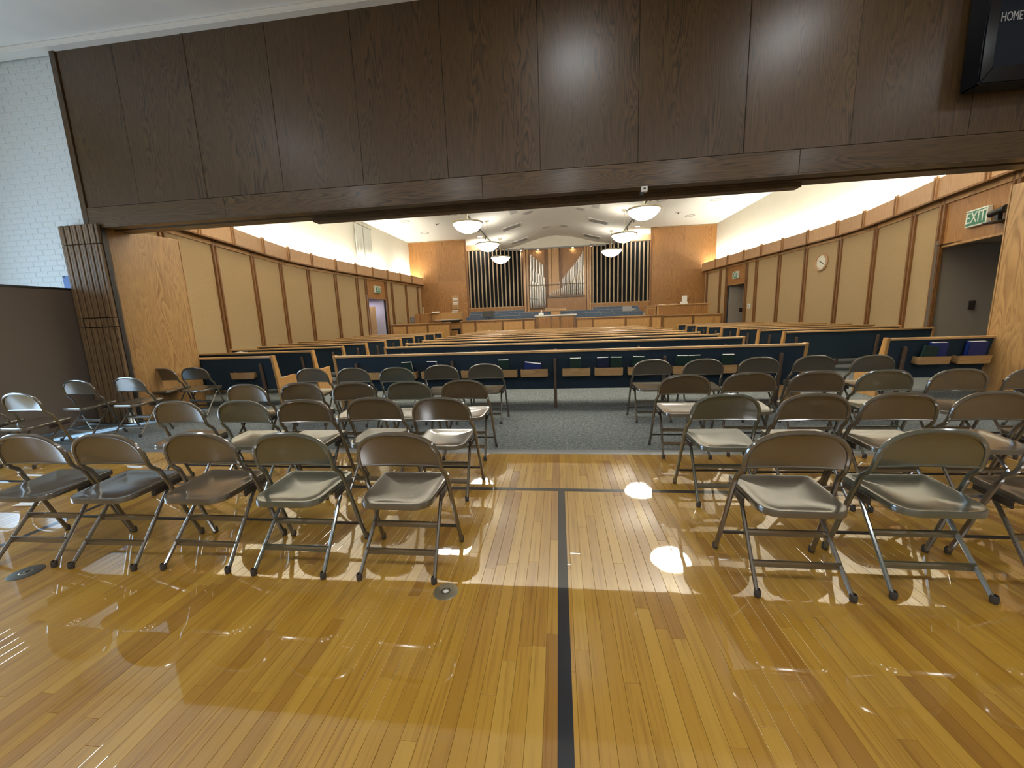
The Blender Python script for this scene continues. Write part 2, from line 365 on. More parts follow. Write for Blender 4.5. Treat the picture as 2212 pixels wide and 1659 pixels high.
# hall side wall with a glazed opening that lets daylight in
wl = MB(); WY0, WY1, WZ0, WZ1 = -1.2, 3.6, 0.5, 2.6
wl.box(-8.8, -8.6, -6.3, WY0, 0, 5.0).box(-8.8, -8.6, WY1, YH + 0.1, 0, 5.0).box(-8.8, -8.6, WY0, WY1, WZ1, 5.0).box(-8.8, -8.6, WY0, WY1, 0, WZ0)
struct(wl.build('wall_hall_left', 'hall_wall'), 'side wall of the hall with daylight windows')
wn = struct(empty('window_1', (-8.7, 0, 0)), 'band of windows in the hall side wall, frosted fill added to block sun')
for k in range(7):
    yy = WY0 + .8 * k
    if k < 7: MB().box(-.04, .04, yy - .03, yy + .03, WZ0, WZ1).build('mullion', 'grey_paint', wn)
    if k < 6:
        if k == 0:  # opaque panes added to block the sun; this gap shapes its patch
            MB().box(-.01, .01, yy + .03, yy + .77, WZ0, 1.47).build('pane', 'frosted_sun_block', wn); MB().box(-.01, .01, yy + .03, yy + .77, 2.02, WZ1).build('pane', 'frosted_sun_block', wn)
            MB().box(-.03, .03, yy + .03, yy + .77, 1.45, 1.49).box(-.03, .03, yy + .03, yy + .77, 2.00, 2.04).build('sun_gap_frame', 'grey_paint', wn)
        else: MB().box(-.01, .01, yy + .03, yy + .77, WZ0, WZ1).build('pane', 'frosted_sun_block', wn)
MB().box(-.05, .05, WY0, WY1, WZ0, WZ0 + .05).box(-.05, .05, WY0, WY1, WZ1 - .05, WZ1).build('window_frame', 'grey_paint', wn)
area_light('window_daylight', (-8.6, 2.3, 1.55), 2.9, 150, (0.50, 0.74, 1.0), (1, 0.0, 0.0), sy=2.0)

# painted brick wall beside the header
def brick_wall():
    wb = MB().box(-8.75, -6.35, 5.02, 5.3, 0, 5.05).build('wall_brick', 'mortar_paint'); struct(wb, 'white painted brick wall beside the dark wood header')
    bw, bh, j = 0.203, 0.069, 0.006
    bricks = []
    row = 0; z = 0.0
    while z < 4.98:
        x = -6.42 + (bw / 2 if row % 2 else 0)
        while x > -8.6:
            x1 = min(x, -6.42); x0 = max(x - bw + j, -8.6)
            if x1 - x0 > 0.03: bricks.append((x0, x1, z + j / 2, min(z + bh + j / 2, 4.99)))
            x -= bw
        z += bh + j; row += 1
    # in view: above the divider
    bricks.sort(key=lambda b: (0 if b[2] > 1.95 and b[0] > -8.45 + (b[2] - 1.95) * 0.36 else 1, b[0] * -1))
    full = MB().box(-(bw - j) / 2, (bw - j) / 2, -0.0035, 0.01, -bh / 2, bh / 2).mesh('brick', 'brick_paint', bev=0.003)
    st = MB()
    for k, b in enumerate(bricks):
        w, cx, cz = b[1] - b[0], (b[0] + b[1]) / 2, (b[2] + b[3]) / 2
        dy = random.uniform(-0.0008, 0.0008)
        if k < 300:
            o = inst('brick', full, wb, (cx, 5.02 + dy, cz)); o.scale = (w / (bw - j), 1, (b[3] - b[2]) / bh)
        else: st.box(b[0], b[1], 5.0165 + dy, 5.03, b[2], b[3])
    o = st.build('bricks', 'brick_paint', wb); o['kind'] = 'stuff'
brick_wall()
struct(MB().box(6.35, 8.75, 5.02, 5.3, 0, 5.05).build('wall_stub', 'hall_wall'), 'wall beside the header on the scoreboard side')

# ------------------------------------------------------------------ header over the opening
def header():
    h = empty('wall_header', (0, YH, 0)); struct(h, 'dark stained wood panelled header over the wide opening')
    MB().box(-6.38, 6.38, 0.02, YS - YH, 2.80, 5.65).build('core', 'walnut_header', h)
    seams = [-6.36, -5.55, -4.55, -3.45, -2.37, -1.29, -0.18, 0.93, 2.06, 3.14, 4.25, 5.35, 6.36]
    for a, b in zip(seams, seams[1:]):
        o = MB().box(-(b - a) / 2 + .0025, (b - a) / 2 - .0025, 0, 0.022, -0.955, 0.955).build('panel', 'walnut_header', h, bev=0.0015, loc=((a + b) / 2, random.uniform(-.001, .001), 3.99))
    for a in (-4.55,): MB().box(a - .016, a + .016, -0.008, 0.01, 3.035, 4.94).build('batten', 'walnut_header', h, bev=.004)
    for a in (3.14, 2.07): MB().box(a - .006, a + .006, -0.006, 0.01, 3.035, 4.94).build('batten', 'walnut_header', h, bev=.002)
    for a, b in ((-6.40, -4.3), (-4.3, -0.88), (-0.88, 2.64), (2.64, 6.40)):
        MB().box(-(b - a) / 2 + .002, (b - a) / 2 - .002, -0.012, 0.02, -.122, .122).build('lower_board', 'walnut_header_x', h, bev=0.002, loc=((a + b) / 2, 0, 2.905))
    MB().box(-6.45, -6.37, -0.02, 0.08, 2.78, 4.94).build('edge_strip', 'walnut_header', h, bev=0.004)
    MB().box(6.37, 6.45, -0.02, 0.08, 2.78, 4.94).build('edge_strip', 'walnut_header', h, bev=0.004)
    # underside: soffit boards and door track
    MB().box(-6.4, 6.4, -0.01, 0.13, 2.765, 2.785).build('soffit', 'walnut_header_x', h, bev=.002)
    MB().box(-6.4, 6.4, 0.20, 0.40, 2.765, 2.80).build('soffit', 'walnut_header_x', h, bev=.002)
    MB().box(-6.3, 6.3, 0.135, 0.195, 2.785, 2.81).build('door_track', 'track_dark', h)
    MB().box(-3.27, 2.83, 0.26, 0.40, 2.715, 2.765).build('door_stop', 'walnut_header_x', h, bev=.003)
header()
sn = empty('motion_sensor', (1.0, YH - 0.03, 2.72)); tag(sn, 'small white box with dark bracket under the header edge', 'sensor')
MB().box(-.035, .035, -.02, .02, -.02, .04).build('case', 'white_plastic', sn, bev=.004)
MB().box(-.05, -.005, -.012, .02, -.055, -.02).build('bracket', 'black_plastic', sn, bev=.003)
MB().box(-.012, .012, -.024, -.02, .008, .022).build('lens', 'black_plastic', sn)

# ------------------------------------------------------------------ jambs, folding door, divider
def jamb(side, side_name, lab):
    j = empty('wall_jamb_' + side_name, (0, 0, 0)); struct(j, lab)
    s = side
    a, b = ((6.30, 4.96), (6.12, 5.97)) if s < 0 else ((6.06, 4.96), (5.87, 6.13))
    def P(q, off): return (s * (q[0] + off), q[1])
    MB().prism_z([P(a, .03), P(b, .03), P(b, .2), P(a, .22)], 0, 2.80).build('core', 'oak', j)
    MB().prism_z([P(a, 0), P(b, 0), P(b, .03), P(a, .03)], 0.01, 2.79).build('panel', 'oak', j, bev=.003)
    MB().prism_z([P(b, -.006), (s * (b[0] - .006), b[1] + .02), (s * (b[0] + .2), b[1] + .02), P(b, .2)], 0, 2.80).build('edge_strip', 'oak', j, bev=.003)
jamb(-1, 'left', 'honey oak panel at the opening beside the folding door')
jamb(1, 'right', 'honey oak panel at the opening on the scoreboard side')
fd = empty('door_1', (-6.5, 4.93, 0)); struct(fd, 'dark wood accordion folding door stacked against the opening')
NL = 13
for k in range(NL):
    x = -0.29 + 0.575 * k / (NL - 1); dy = -0.004 if k % 2 else 0.004
    lf = empty('leaf', (x, dy, 0), parent=fd)
    wd = 0.046
    for z0, z1 in ((0.02, 1.42), (1.43, 1.55), (1.56, 2.55), (2.56, 2.81)):
        MB().box(-wd / 2, wd / 2 - .008, -.05, .07, z0, z1).build('slat', 'folding_leaf', lf, bev=.004)
    MB().box(wd / 2 - .008, wd / 2 + .004, -.015, .04, 0.02, 2.80).build('hinge', 'black_plastic', lf)
dv = empty('partition_divider', (-6.9, 4.3, 0)); tag(dv, 'tall brown vinyl divider panel standing beside the folding door', 'divider')
MB().box(-.04, .04, -.62, .68, 0.03, 1.96).build('panel', 'divider_vinyl', dv, bev=.006)
MB().box(-.045, .045, -.62, .68, 1.96, 1.985).build('top_rail', 'black_plastic', dv)
for yy in (-.5, .55): MB().box(-.12, .12, yy - .03, yy + .03, 0, .04).build('foot', 'black_plastic', dv, bev=.005)
bs = empty('wall_sign', (-6.93, 4.99, 2.05)); tag(bs, 'small blue sign on the white brick above the brown divider', 'sign')
MB().box(-.12, .12, -.01, .008, -.11, .12).build('plate', 'blue_sign', bs, bev=.003)
for xx in (-.09, .09): MB().box(xx - .02, xx + .02, -.013, -.009, .095, .112).build('clip', 'black_plastic', bs)

# ------------------------------------------------------------------ chapel side walls (gently bowed, panelled) with the light cove
TL = [(5.32, 6.86), (6.3, 7.1), (7.75, 7.42), (8.85, 7.62), (10.19, 7.92), (11.48, 8.12), (12.72, 8.18), (14.06, 8.12), (15.26, 7.99), (16.49, 7.88), (17.69, 7.75), (18.84, 7.62), (19.99, 7.47), (21.45, 7.36)]
TR = [(5.32, 6.66), (6.3, 6.85), (7.85, 7.14), (9.05, 7.36), (10.33, 7.64), (11.63, 7.88), (12.69, 7.93), (13.91, 7.85), (15.15, 7.76), (16.32, 7.64), (17.5, 7.53), (18.83, 7.45), (19.93, 7.35), (21.45, 7.25)]
UL = [(5.0, 8.5), (12.5, 8.5), (14.5, 8.36), (16.4, 8.2), (21.6, 8.08)]
UR = [(5.0, 8.3), (12.5, 8.3), (14.5, 8.16), (16.0, 8.03), (21.6, 7.92)]
ZF0, ZF1, ZCEIL, YF = 3.33, 3.70, 5.62, 21.5
def seg_obj(name, mat, parent, s, p0, p1, d0, d1, z0, z1, bev=0.0, gap=0.0):
    """a straight piece of wall between plan points p0, p1 (|x|, y); d0..d1 outward from the room"""
    a, b = Vector(p0), Vector(p1); t = (b - a).normalized(); n = Vector((t.y, -t.x))
    if n.x < 0: n = -n
    L = (b - a).length; mid = (a + b) / 2
    mb = MB().box(-L / 2 + gap, L / 2 - gap, d0, d1, z0, z1)
    o = mb.build(name, mat, parent, bev=bev)
    # local x runs along the wall, local y points out of the room
    tx, nx = Vector((s * t.x, t.y)), Vector((s * n.x, n.y))
    o.matrix_local = Matrix(((tx.x, nx.x, 0, s * mid.x), (tx.y, nx.y, 0, mid.y), (0, 0, 1, 0), (0, 0, 0, 1)))
    return o
def wall_frame(s, T, y, off):
    """point and matrix on the lower wall: local x along +Y of the room, local -y into the room"""
    x = interp(T, y) + off; x2 = interp(T, y + .3) + off; x1 = interp(T, y - .3) + off
    t = Vector((s * (x2 - x1), .6)).normalized(); n = Vector((t.y, -t.x))
    if n.x * s < 0: n = -n
    return Matrix(((t.x, n.x, 0, s * x), (t.y, n.y, 0, y), (0, 0, 1, 0), (0, 0, 0, 1)))
def side_wall(s, nm, T, U, joints, doors, lab):
    wl = empty('wall_' + nm, (0, 0, 0)); struct(wl, lab)
    OFF = 0.20
    for y0, y1 in zip(joints, joints[1:]):
        a, b = (interp(T, y0) + OFF, y0), (interp(T, y1) + OFF, y1)
        d = [q for q in doors if abs(q[0] - y0) < .02]
        if d:
            seg_obj('transom_panel', 'oak_front', wl, s, a, b, 0, .05, d[0][1], ZF0 + .05, bev=.003)
            seg_obj('door_head', 'oak_x', wl, s, a, b, -.015, .12, d[0][1] - .04, d[0][1], bev=.004)
        else:
            seg_obj('panel', 'wall_fabric', wl, s, a, b, 0, .04, 0.0, ZF0 + .05, bev=.004, gap=.004)
            seg_obj('backing', 'plaster', wl, s, a, b, .05, .10, 0.0, ZF0 + .3, gap=.09)
    for y0 in joints[1:-1]:
        x = interp(T, y0) + OFF; M = wall_frame(s, T, y0, OFF)
        p = empty('pilaster', parent=wl); p.matrix_local = M
        MB().box(-.075, -.03, -.05, .02, 0, ZF0 + .04).build('strip', 'pilaster_wood', p, bev=.004)
        MB().box(.03, .075, -.05, .02, 0, ZF0 + .04).build('strip', 'pilaster_wood', p, bev=.004)
        MB().box(-.03, .03, -.012, .02, 0, ZF0 + .04).build('reveal', 'oak_fascia', p)
    # fascia with its own joints, soffit, ledge and hidden cove lamps
    fj = [q[0] for q in T]
    for y0, y1 in zip(fj, fj[1:]):
        a, b = (interp(T, y0), y0), (interp(T, y1), y1)
        seg_obj('fascia_board', 'oak_fascia', wl, s, a, b, 0, .025, ZF0, ZF1, bev=.003, gap=.002)
        seg_obj('fascia_edge', 'pilaster_wood', wl, s, a, b, -.012, .03, ZF0 - .035, ZF0)
        seg_obj('soffit', 'pilaster_wood', wl, s, a, b, .02, .30, ZF0 - .005, ZF0 + .03)
        seg_obj('cornice', 'oak_x', wl, s, a, b, .155, .215, ZF0 - .12, ZF0)
    for y0 in fj[1:-1]:
        M = wall_frame(s, T, y0, 0)
        p = empty('fascia_clip', parent=wl); p.matrix_local = M
        for q in (-.055, .025): MB().box(q, q + .03, -.035, .01, ZF0 - .03, ZF1 + .04).build('strip', 'clip_wood', p, bev=.004)
    mb = MB(); n = len(fj); lamp = MB()
    pts = [(s * (interp(T, y) + .02), y) for y in fj]; up = [(s * (interp(U, y) + .05), y) for y in fj]
    for (p0, p1, q0, q1) in zip(pts, pts[1:], up, up[1:]):
        mb.add([(*p0, ZF1 - .16), (*p1, ZF1 - .16), (*q1, ZF1 - .16), (*q0, ZF1 - .16)], [(0, 1, 2, 3)])
    mb.build('ledge', 'ledge', wl)
    us = [q[0] for q in U]; ul = MB()
    fine = [5.31 + 16.29 * k / 16 for k in range(17)]
    for y0, y1 in zip(fine, fine[1:]):
        ul.add([(s * interp(U, y0), y0, 3.3), (s * interp(U, y1), y1, 3.3), (s * interp(U, y1), y1, ZCEIL + .05), (s * interp(U, y0), y0, ZCEIL + .05)], [(0, 1, 2, 3)])
    o = ul.build('upper_wall', 'plaster', wl)
    return wl
JL = [5.32, 6.9, 8.36, 9.86, 11.25, 12.71, 14.22, 15.56, 16.18, 17.78, 18.3, 19.65, 21.0, 21.48]
JR = [5.32, 6.2, 7.5, 9.05, 9.93, 11.35, 12.77, 14.19, 15.53, 16.89, 17.57, 19.23, 19.8, 21.2, 21.48]
WL_ = side_wall(-1, 'left', TL, UL, JL, [(16.18, 2.45)], 'bowed chapel wall of tan fabric panels and dark wood strips, brick-wall side')
WR_ = side_wall(1, 'right', TR, UR, JR, [(7.5, 2.43), (17.57, 2.46)], 'bowed chapel wall of tan fabric panels and dark wood strips, clock side')
# cove lamps: a row of fluorescent strips lying on the ledge behind each fascia
def cove(s, T, U, side):
    y = 6.2; k = 0
    while y < 20.9:
        x0, x1 = (interp(T, y) + interp(U, y)) / 2, (interp(T, y + 1.15) + interp(U, y + 1.15)) / 2
        x0 = min(interp(U, y) - .1, max(x0, interp(T, y) + .1)); x1 = min(interp(U, y + 1.15) - .1, max(x1, interp(T, y + 1.15) + .1))
        c = empty('cove_lamp', (s * (x0 + x1) / 2, y + .575, ZF1 - .16)); c.rotation_euler = (0, 0, math.atan2(1.15, s * (x1 - x0)))
        tag(c, f'hidden fluorescent strip on the cove ledge, {side}, {ORD[k]} from the opening', 'lamp', 'cove lamps')
        MB().box(-.57, .57, -.03, .03, 0, .03).build('batten', 'metal_white', c)
        MB().box(-.55, .55, -.018, .018, .032, .062).build('tube', 'cove_lamp', c)
        y += 1.2; k += 1
cove(-1, TL, UL, 'brick-wall side'); cove(1, TR, UR, 'clock side')
# rooms behind the doorways
def alcove(name, s, T, y0, y1, ztop, mat, depth, lab):
    x = interp(T, (y0 + y1) / 2) + .24
    m = MB(); X0, X1 = s * x, s * (x + depth)
    m.add([(X0, y0, 0), (X1, y0, 0), (X1, y0, ztop + .1), (X0, y0, ztop + .1)], [(0, 1, 2, 3)])
    m.add([(X0, y1, 0), (X1, y1, 0), (X1, y1, ztop + .1), (X0, y1, ztop + .1)], [(0, 1, 2, 3)])
    m.add([(X1, y0, 0), (X1, y1, 0), (X1, y1, ztop + .1), (X1, y0, ztop + .1)], [(0, 1, 2, 3)])
    m.add([(X0, y0, ztop + .02), (X1, y0, ztop + .02), (X1, y1, ztop + .02), (X0, y1, ztop + .02)], [(0, 1, 2, 3)])
    return struct(m.build(name, mat), lab)
alcove('wall_vestibule_left', -1, TL, 16.2, 17.75, 2.45, 'alcove_lilac', 1.5, 'pale lilac passage behind the doorway on the brick-wall side')
alcove('wall_vestibule_right', 1, TR, 17.6, 19.2, 2.46, 'alcove_beige', 1.3, 'beige passage behind the doorway near the rostrum, clock side')
alcove('wall_vestibule_near', 1, TR, 7.5, 9.02, 2.43, 'alcove_beige', 1.3, 'dim beige passage behind the doorway nearest the opening, clock side')
def door(name, loc, rz, wdt, hgt, mat, lab):
    d = empty(name, loc, rz); struct(d, lab)
    MB().box(0, wdt, -.022, .022, 0.01, hgt).build('leaf', mat, d, bev=.004)
    MB().tube([(wdt - .07, -.03, 1.0), (wdt - .07, -.06, 1.0), (wdt - .17, -.06, 1.0)], .01, 6).build('door_handle', 'pendant_brass', d, smooth=True)
    return d
door('door_2', (-8.98, 16.9, 0), math.radians(35), .8, 2.1, 'oak', 'wood door standing open in the lilac passage')
door('door_3', (8.05, 17.62, 0), math.radians(12), .85, 2.1, 'oak', 'wood door standing open in the passage near the rostrum')
door('door_4', (8.92, 7.75, 0), math.radians(88), 1.0, 2.1, 'alcove_beige', 'pale door at the back of the passage nearest the opening')
area_light('passage_lamp', (-8.7, 17.0, 2.4), .6, 14, (0.80, 0.80, 1.0))
sw = empty('door_plate', (7.62 + .6, 8.985, 1.25)); tag(sw, 'dark plum switch plate on the wall of the nearest dim passage', 'switch plate')
MB().box(-.06, .06, -.012, .004, -.09, .09).build('plate', 'plum', sw, bev=.004); MB().box(-.02, .02, -.02, -.01, -.03, .03).build('rocker', 'black_plastic', sw, bev=.003)
sw2 = empty('door_plate', (8.25, 19.18, 1.33)); tag(sw2, 'dark plum switch plate on the wall of the passage near rostrum', 'switch plate')
MB().box(-.06, .06, -.012, .004, -.09, .09).build('plate', 'plum', sw2, bev=.004); MB().box(-.02, .02, -.02, -.01, -.03, .03).build('rocker', 'black_plastic', sw2, bev=.003)

def exit_sign(s, T, y, z, lab, wdt=.46, hgt=.28):
    e = empty('exit_sign'); e.matrix_world = wall_frame(s, T, y, .19) @ Matrix.Translation((0, 0, z)); tag(e, lab, 'exit sign', 'exit signs')
    MB().box(-wdt / 2, wdt / 2, -.07, 0, -hgt / 2, hgt / 2).build('case', 'exit_white', e, bev=.006)
    MB().box(-wdt / 2 + .025, wdt / 2 - .025, -.074, -.068, -hgt / 2 + .025, hgt / 2 - .025).build('face', 'exit_green', e)
    t = text('lettering', 'EXIT', hgt * .92, 'exit_white', e, (0, -.076, 0), (PI / 2, 0, 0 if s < 0 else PI))
    t.scale = (.78, 1, 1)
    if s > 0: t.location.y = -.076
    return e
exit_sign(-1, TL, 17.0, 2.82, 'small green and white exit sign over the lilac doorway', .46, .30)
exit_sign(1, TR, 18.38, 2.82, 'small green and white exit sign over the doorway near the rostrum', .44, .30)
exit_sign(1, TR, 8.14, 2.78, 'large green exit sign over the dim doorway nearest the opening', .46, .29)
cm = empty('camera_projector'); cm.matrix_world = wall_frame(1, TR, 7.66, .19) @ Matrix.Translation((0, 0, 2.72)); tag(cm, 'black spotlight camera on a small shelf bracket beside the large exit sign', 'camera')
MB().box(-.17, .14, -.2, 0, -.13, -.10).build('shelf', 'black_plastic', cm, bev=.006)
MB().box(-.04, .04, -.12, -.05, -.10, .0).build('neck', 'black_plastic', cm, bev=.006)
MB().tube([(-.15, -.1, .06), (.13, -.1, .03)], .055, 14).build('barrel', 'black_plastic', cm, smooth=True)
MB().tube([(-.17, -.1, .063), (-.15, -.1, .06)], .06, 14).build('lens_ring', 'black_plastic', cm, smooth=True)
ck = empty('wall_clock'); ck.matrix_world = wall_frame(1, TR, 13.47, .20) @ Matrix.Translation((0, 0, 2.68)); tag(ck, 'round wall clock with wooden rim and cream face', 'clock')
def disc_y(r, y0, y1, n=36):
    return MB().prism_y([(r * math.cos(2 * PI * k / n), r * math.sin(2 * PI * k / n)) for k in range(n)], y0, y1)
ringv = MB()
N = 40
for (r, y) in ((.265, 0), (.265, -.04), (.245, -.06), (.215, -.05), (.21, -.02)):
    for k in range(N): a = 2 * PI * k / N; ringv.v.append((r * math.cos(a), y, r * math.sin(a)))
for i in range(4):
    for k in range(N): ringv.f.append((i * N + k, i * N + (k + 1) % N, (i + 1) * N + (k + 1) % N, (i + 1) * N + k))
ringv.build('rim', 'oak_fascia', ck, smooth=True)
disc_y(.215, -.025, -.01).build('face', 'clock_face', ck)
for k in range(12):
    a = 2 * PI * k / 12; o = MB().box(-.006, .006, -.029, -.025, .165, .195).build('hour_mark', 'black_plastic', ck); o.rotation_euler = (0, a, 0)
for L, wd, ang in ((.10, .010, 62), (.155, .007, 238)):
    o = MB().box(-wd, wd, -.034, -.030, -.02, L).build('hand', 'black_plastic', ck); o.rotation_euler = (0, math.radians(ang), 0)
th = empty('thermostat'); th.matrix_world = wall_frame(1, TR, 17.25, .20) @ Matrix.Translation((0, 0, 1.47)); tag(th, 'small white thermostat on the tan wall beside the far doorway', 'thermostat')
MB().box(-.09, .09, -.04, 0, -.10, .10).build('case', 'white_plastic', th, bev=.01); MB().box(-.03, .02, -.045, -.038, -.03, .03).build('dial', 'black_plastic', th)
gv = empty('wall_vent'); gv.matrix_world = wall_frame(-1, TL, 20.2, .20) @ Matrix.Translation((0, 0, 1.47)); tag(gv, 'square grey vent grille low on the tan wall by the rostrum', 'vent')
MB().box(-.3, .3, -.03, 0, -.16, .16).build('frame', 'grey_paint', gv, bev=.006)
for k in range(6): MB().box(-.27, .27, -.04, -.028, -.14 + k * .05, -.115 + k * .05).build('louver', 'vent_dark', gv)

# curtained window high on the daylight-side wall
cw = struct(empty('window_2', (-8.2, 16.5, 0)), 'narrow curtained window high on the chapel wall')
MB().tube([(.06, -.75, 5.42), (.06, .75, 5.42)], .012, 6).build('curtain_rod', 'track_dark', cw)
def curtain(name, y0, y1):
    m = MB(); n = 24
    for k in range(n + 1):
        y = y0 + (y1 - y0) * k / n; x = .05 + .022 * math.sin(k * 1.9)
        m.v += [(x + .08 * 0, y, 5.40), (x, y, 3.62)]
    for k in range(n): m.f.append((2 * k, 2 * k + 1, 2 * k + 3, 2 * k + 2))
    o = m.build(name, 'curtain', cw, smooth=True)
    so = o.modifiers.new('s', 'SOLIDIFY'); so.thickness = .006
curtain('curtain', -.68, -.06); curtain('curtain', .02, .68)

# ------------------------------------------------------------------ chapel ceiling
CX = -0.09
def vault_z(x):
    P = [(0, 5.52), (.6, 5.46), (1.2, 5.32), (1.8, 5.15), (2.35, 5.02), (3.0, 4.95)]
    x = abs(x - CX)
    for (a, b), (c, d) in zip(P, P[1:]):
        if x <= c: return b + (d - b) * (x - a) / (c - a)
    return 4.95
ch = empty('ceiling_chapel', (0, 0, 0)); struct(ch, 'cream chapel ceiling with a raised gabled centre')
m = MB(); xs = [CX + q for q in (-3.0, -2.7, -2.35, -2.05, -1.8, -1.5, -1.2, -.9, -.6, -.3, 0, .3, .6, .9, 1.2, 1.5, 1.8, 2.05, 2.35, 2.7, 3.0)]
for x in xs: m.v += [(x, YS - .05, vault_z(x)), (x, YF + .05, vault_z(x))]
for k in range(len(xs) - 1): m.f.append((2 * k, 2 * k + 1, 2 * k + 3, 2 * k + 2))
m.build('vault', 'ceiling_white', ch, smooth=True)
for s in (-1, 1):
    xe = CX + s * 3.0; U = UL if s < 0 else UR
    MB().box(min(xe, xe + s * .06), max(xe, xe + s * .06), YS - .05, YF + .05, 4.93, ZCEIL + .05).build('vault_side', 'ceiling_white', ch)
    mm = MB(); fine = [5.31 + 16.29 * k / 16 for k in range(17)]
    for y0, y1 in zip(fine, fine[1:]):
        mm.add([(xe, y0, ZCEIL), (xe, y1, ZCEIL), (s * (interp(U, y1) + .1), y1, ZCEIL), (s * (interp(U, y0) + .1), y0, ZCEIL)], [(0, 1, 2, 3)])
    mm.build('side_ceiling', 'ceiling_white', ch)
def track(s, lab):
    t = empty('light_track', (CX + s * 2.99, 0, 4.93)); tag(t, lab, 'track light', 'track lights')
    MB().box(-.02, .02, 5.6, 21.3, -.03, .0).build('rail', 'track_dark', t)
    for k in range(9):
        y = 9.0 + k * 1.4
        hd = MB().tube([(0, y, -.02), (s * -.02, y + .02, -.10)], .012, 6).build('stem', 'track_dark', t)
        MB().tube([(s * -.02, y - .05, -.10), (s * .0, y + .09, -.15)], .035, 10).build('head', 'track_dark', t, smooth=True)
track(-1, 'thin dark light track along the ceiling edge, brick-wall side'); track(1, 'thin dark light track along the ceiling edge, clock side')
def vault_item(name, x, y, lab, cat, kind, rz=0.0, group=None):
    sl = (vault_z(x + .1) - vault_z(x - .1)) / .2
    o = empty(name, (x, y, vault_z(x))); o.rotation_euler = (0, -math.atan(sl), rz); tag(o, lab, cat, group)
    if kind == 'linear':
        MB().box(-.44, .44, -.27, .27, -.018, .01).build('frame', 'metal_white', o, bev=.004)
        for k in range(4): MB().box(-.38, .38, -.20 + k * .115, -.135 + k * .115, -.022, -.015).build('slot', 'vent_dark', o)
    elif kind == 'return':
        MB().box(-.15, .15, -.42, .42, -.015, .01).build('frame', 'metal_white', o, bev=.004)
        for k in range(8): MB().box(-.12, .12, -.37 + k * .095, -.32 + k * .095, -.019, -.012).build('louver', 'vent_grey', o)
    elif kind == 'disc':
        MB().lathe([(0, -.012), (.20, -.016), (.23, -.012), (.235, .01)], 24).build('trim_ring', 'metal_white', o, smooth=True)
        MB().lathe([(0, -.02), (.16, -.019), (.165, -.012)], 20).build('lens', 'vent_grey', o, smooth=True)
    return o
for s, side in ((-1, 'brick-wall side'), (1, 'clock side')):
    vault_item('ceiling_vent', CX + s * 1.8, 17.3, f'long slotted ceiling vent nearer the opening, {side}', 'vent', 'linear', group='slotted ceiling vents')
    vault_item('ceiling_vent', CX + s * 1.78, 20.4, f'long slotted ceiling vent nearer the organ, {side}', 'vent', 'linear', group='slotted ceiling vents')
    vault_item('return_grille', CX + s * 1.5, 15.1, f'oblong louvred return grille in the vault, {side}', 'vent', 'return', group='return grilles')
    vault_item('recessed_light', CX + s * 1.0, 16.0, f'recessed round ceiling light in the vault beside the return grille, {side}', 'ceiling light', 'disc', group='recessed ceiling lights')
    vault_item('recessed_light', CX + s * .42, 19.2, f'recessed round ceiling light near the ridge by the organ, {side}', 'ceiling light', 'disc', group='recessed ceiling lights')
for x, y, lab in ((-4.25, 16.5, 'inner one beside the track, brick-wall side'), (-6.47, 17.05, 'outer one by the curtain, brick-wall side'), (-6.43, 19.43, 'one nearest the rostrum wall, brick-wall side'),
                  (4.03, 16.55, 'inner one beside the track, clock side'), (6.2, 17.08, 'outer one, clock side'), (5.99, 19.5, 'one nearest the rostrum wall, clock side'), (3.99, 21.1, 'bright one above the organ grille, clock side'), (-4.0, 21.1, 'bright one above the organ grille, brick-wall side')):
    o = empty('recessed_light', (x, y, ZCEIL)); tag(o, 'recessed round light in flat ceiling, ' + lab, 'ceiling light', 'recessed ceiling lights')
    MB().lathe([(.13, -.004), (.20, -.014), (.215, -.008), (.215, .005)], 24).build('trim_ring', 'vent_grey', o, smooth=True)
    MB().lathe([(0, -.003), (.135, -.003)], 20).build('lens', 'cornice_lens' if 'bright' in lab else 'can_lens', o)
    if 'bright' in lab: area_light('recessed_lamp', (x, y, ZCEIL - .02), .2, 60, (1.0, 0.95, 0.85))
for x, y, lab in ((-5.31, 17.8, 'brick-wall side'), (5.26, 18.7, 'clock side')):
    o = empty('ceiling_sprinkler', (x, y, ZCEIL)); tag(o, 'small white sprinkler head on flat ceiling, ' + lab, 'sprinkler', 'ceiling sprinklers')  # sprinkler head on the flat side ceiling
    MB().lathe([(0, -.03), (.10, -.025), (.13, 0)], 16).build('escutcheon', 'metal_white', o, smooth=True)
    MB().lathe([(0, -.075), (.035, -.07), (.03, -.028)], 10).build('head', 'track_dark', o, smooth=True)

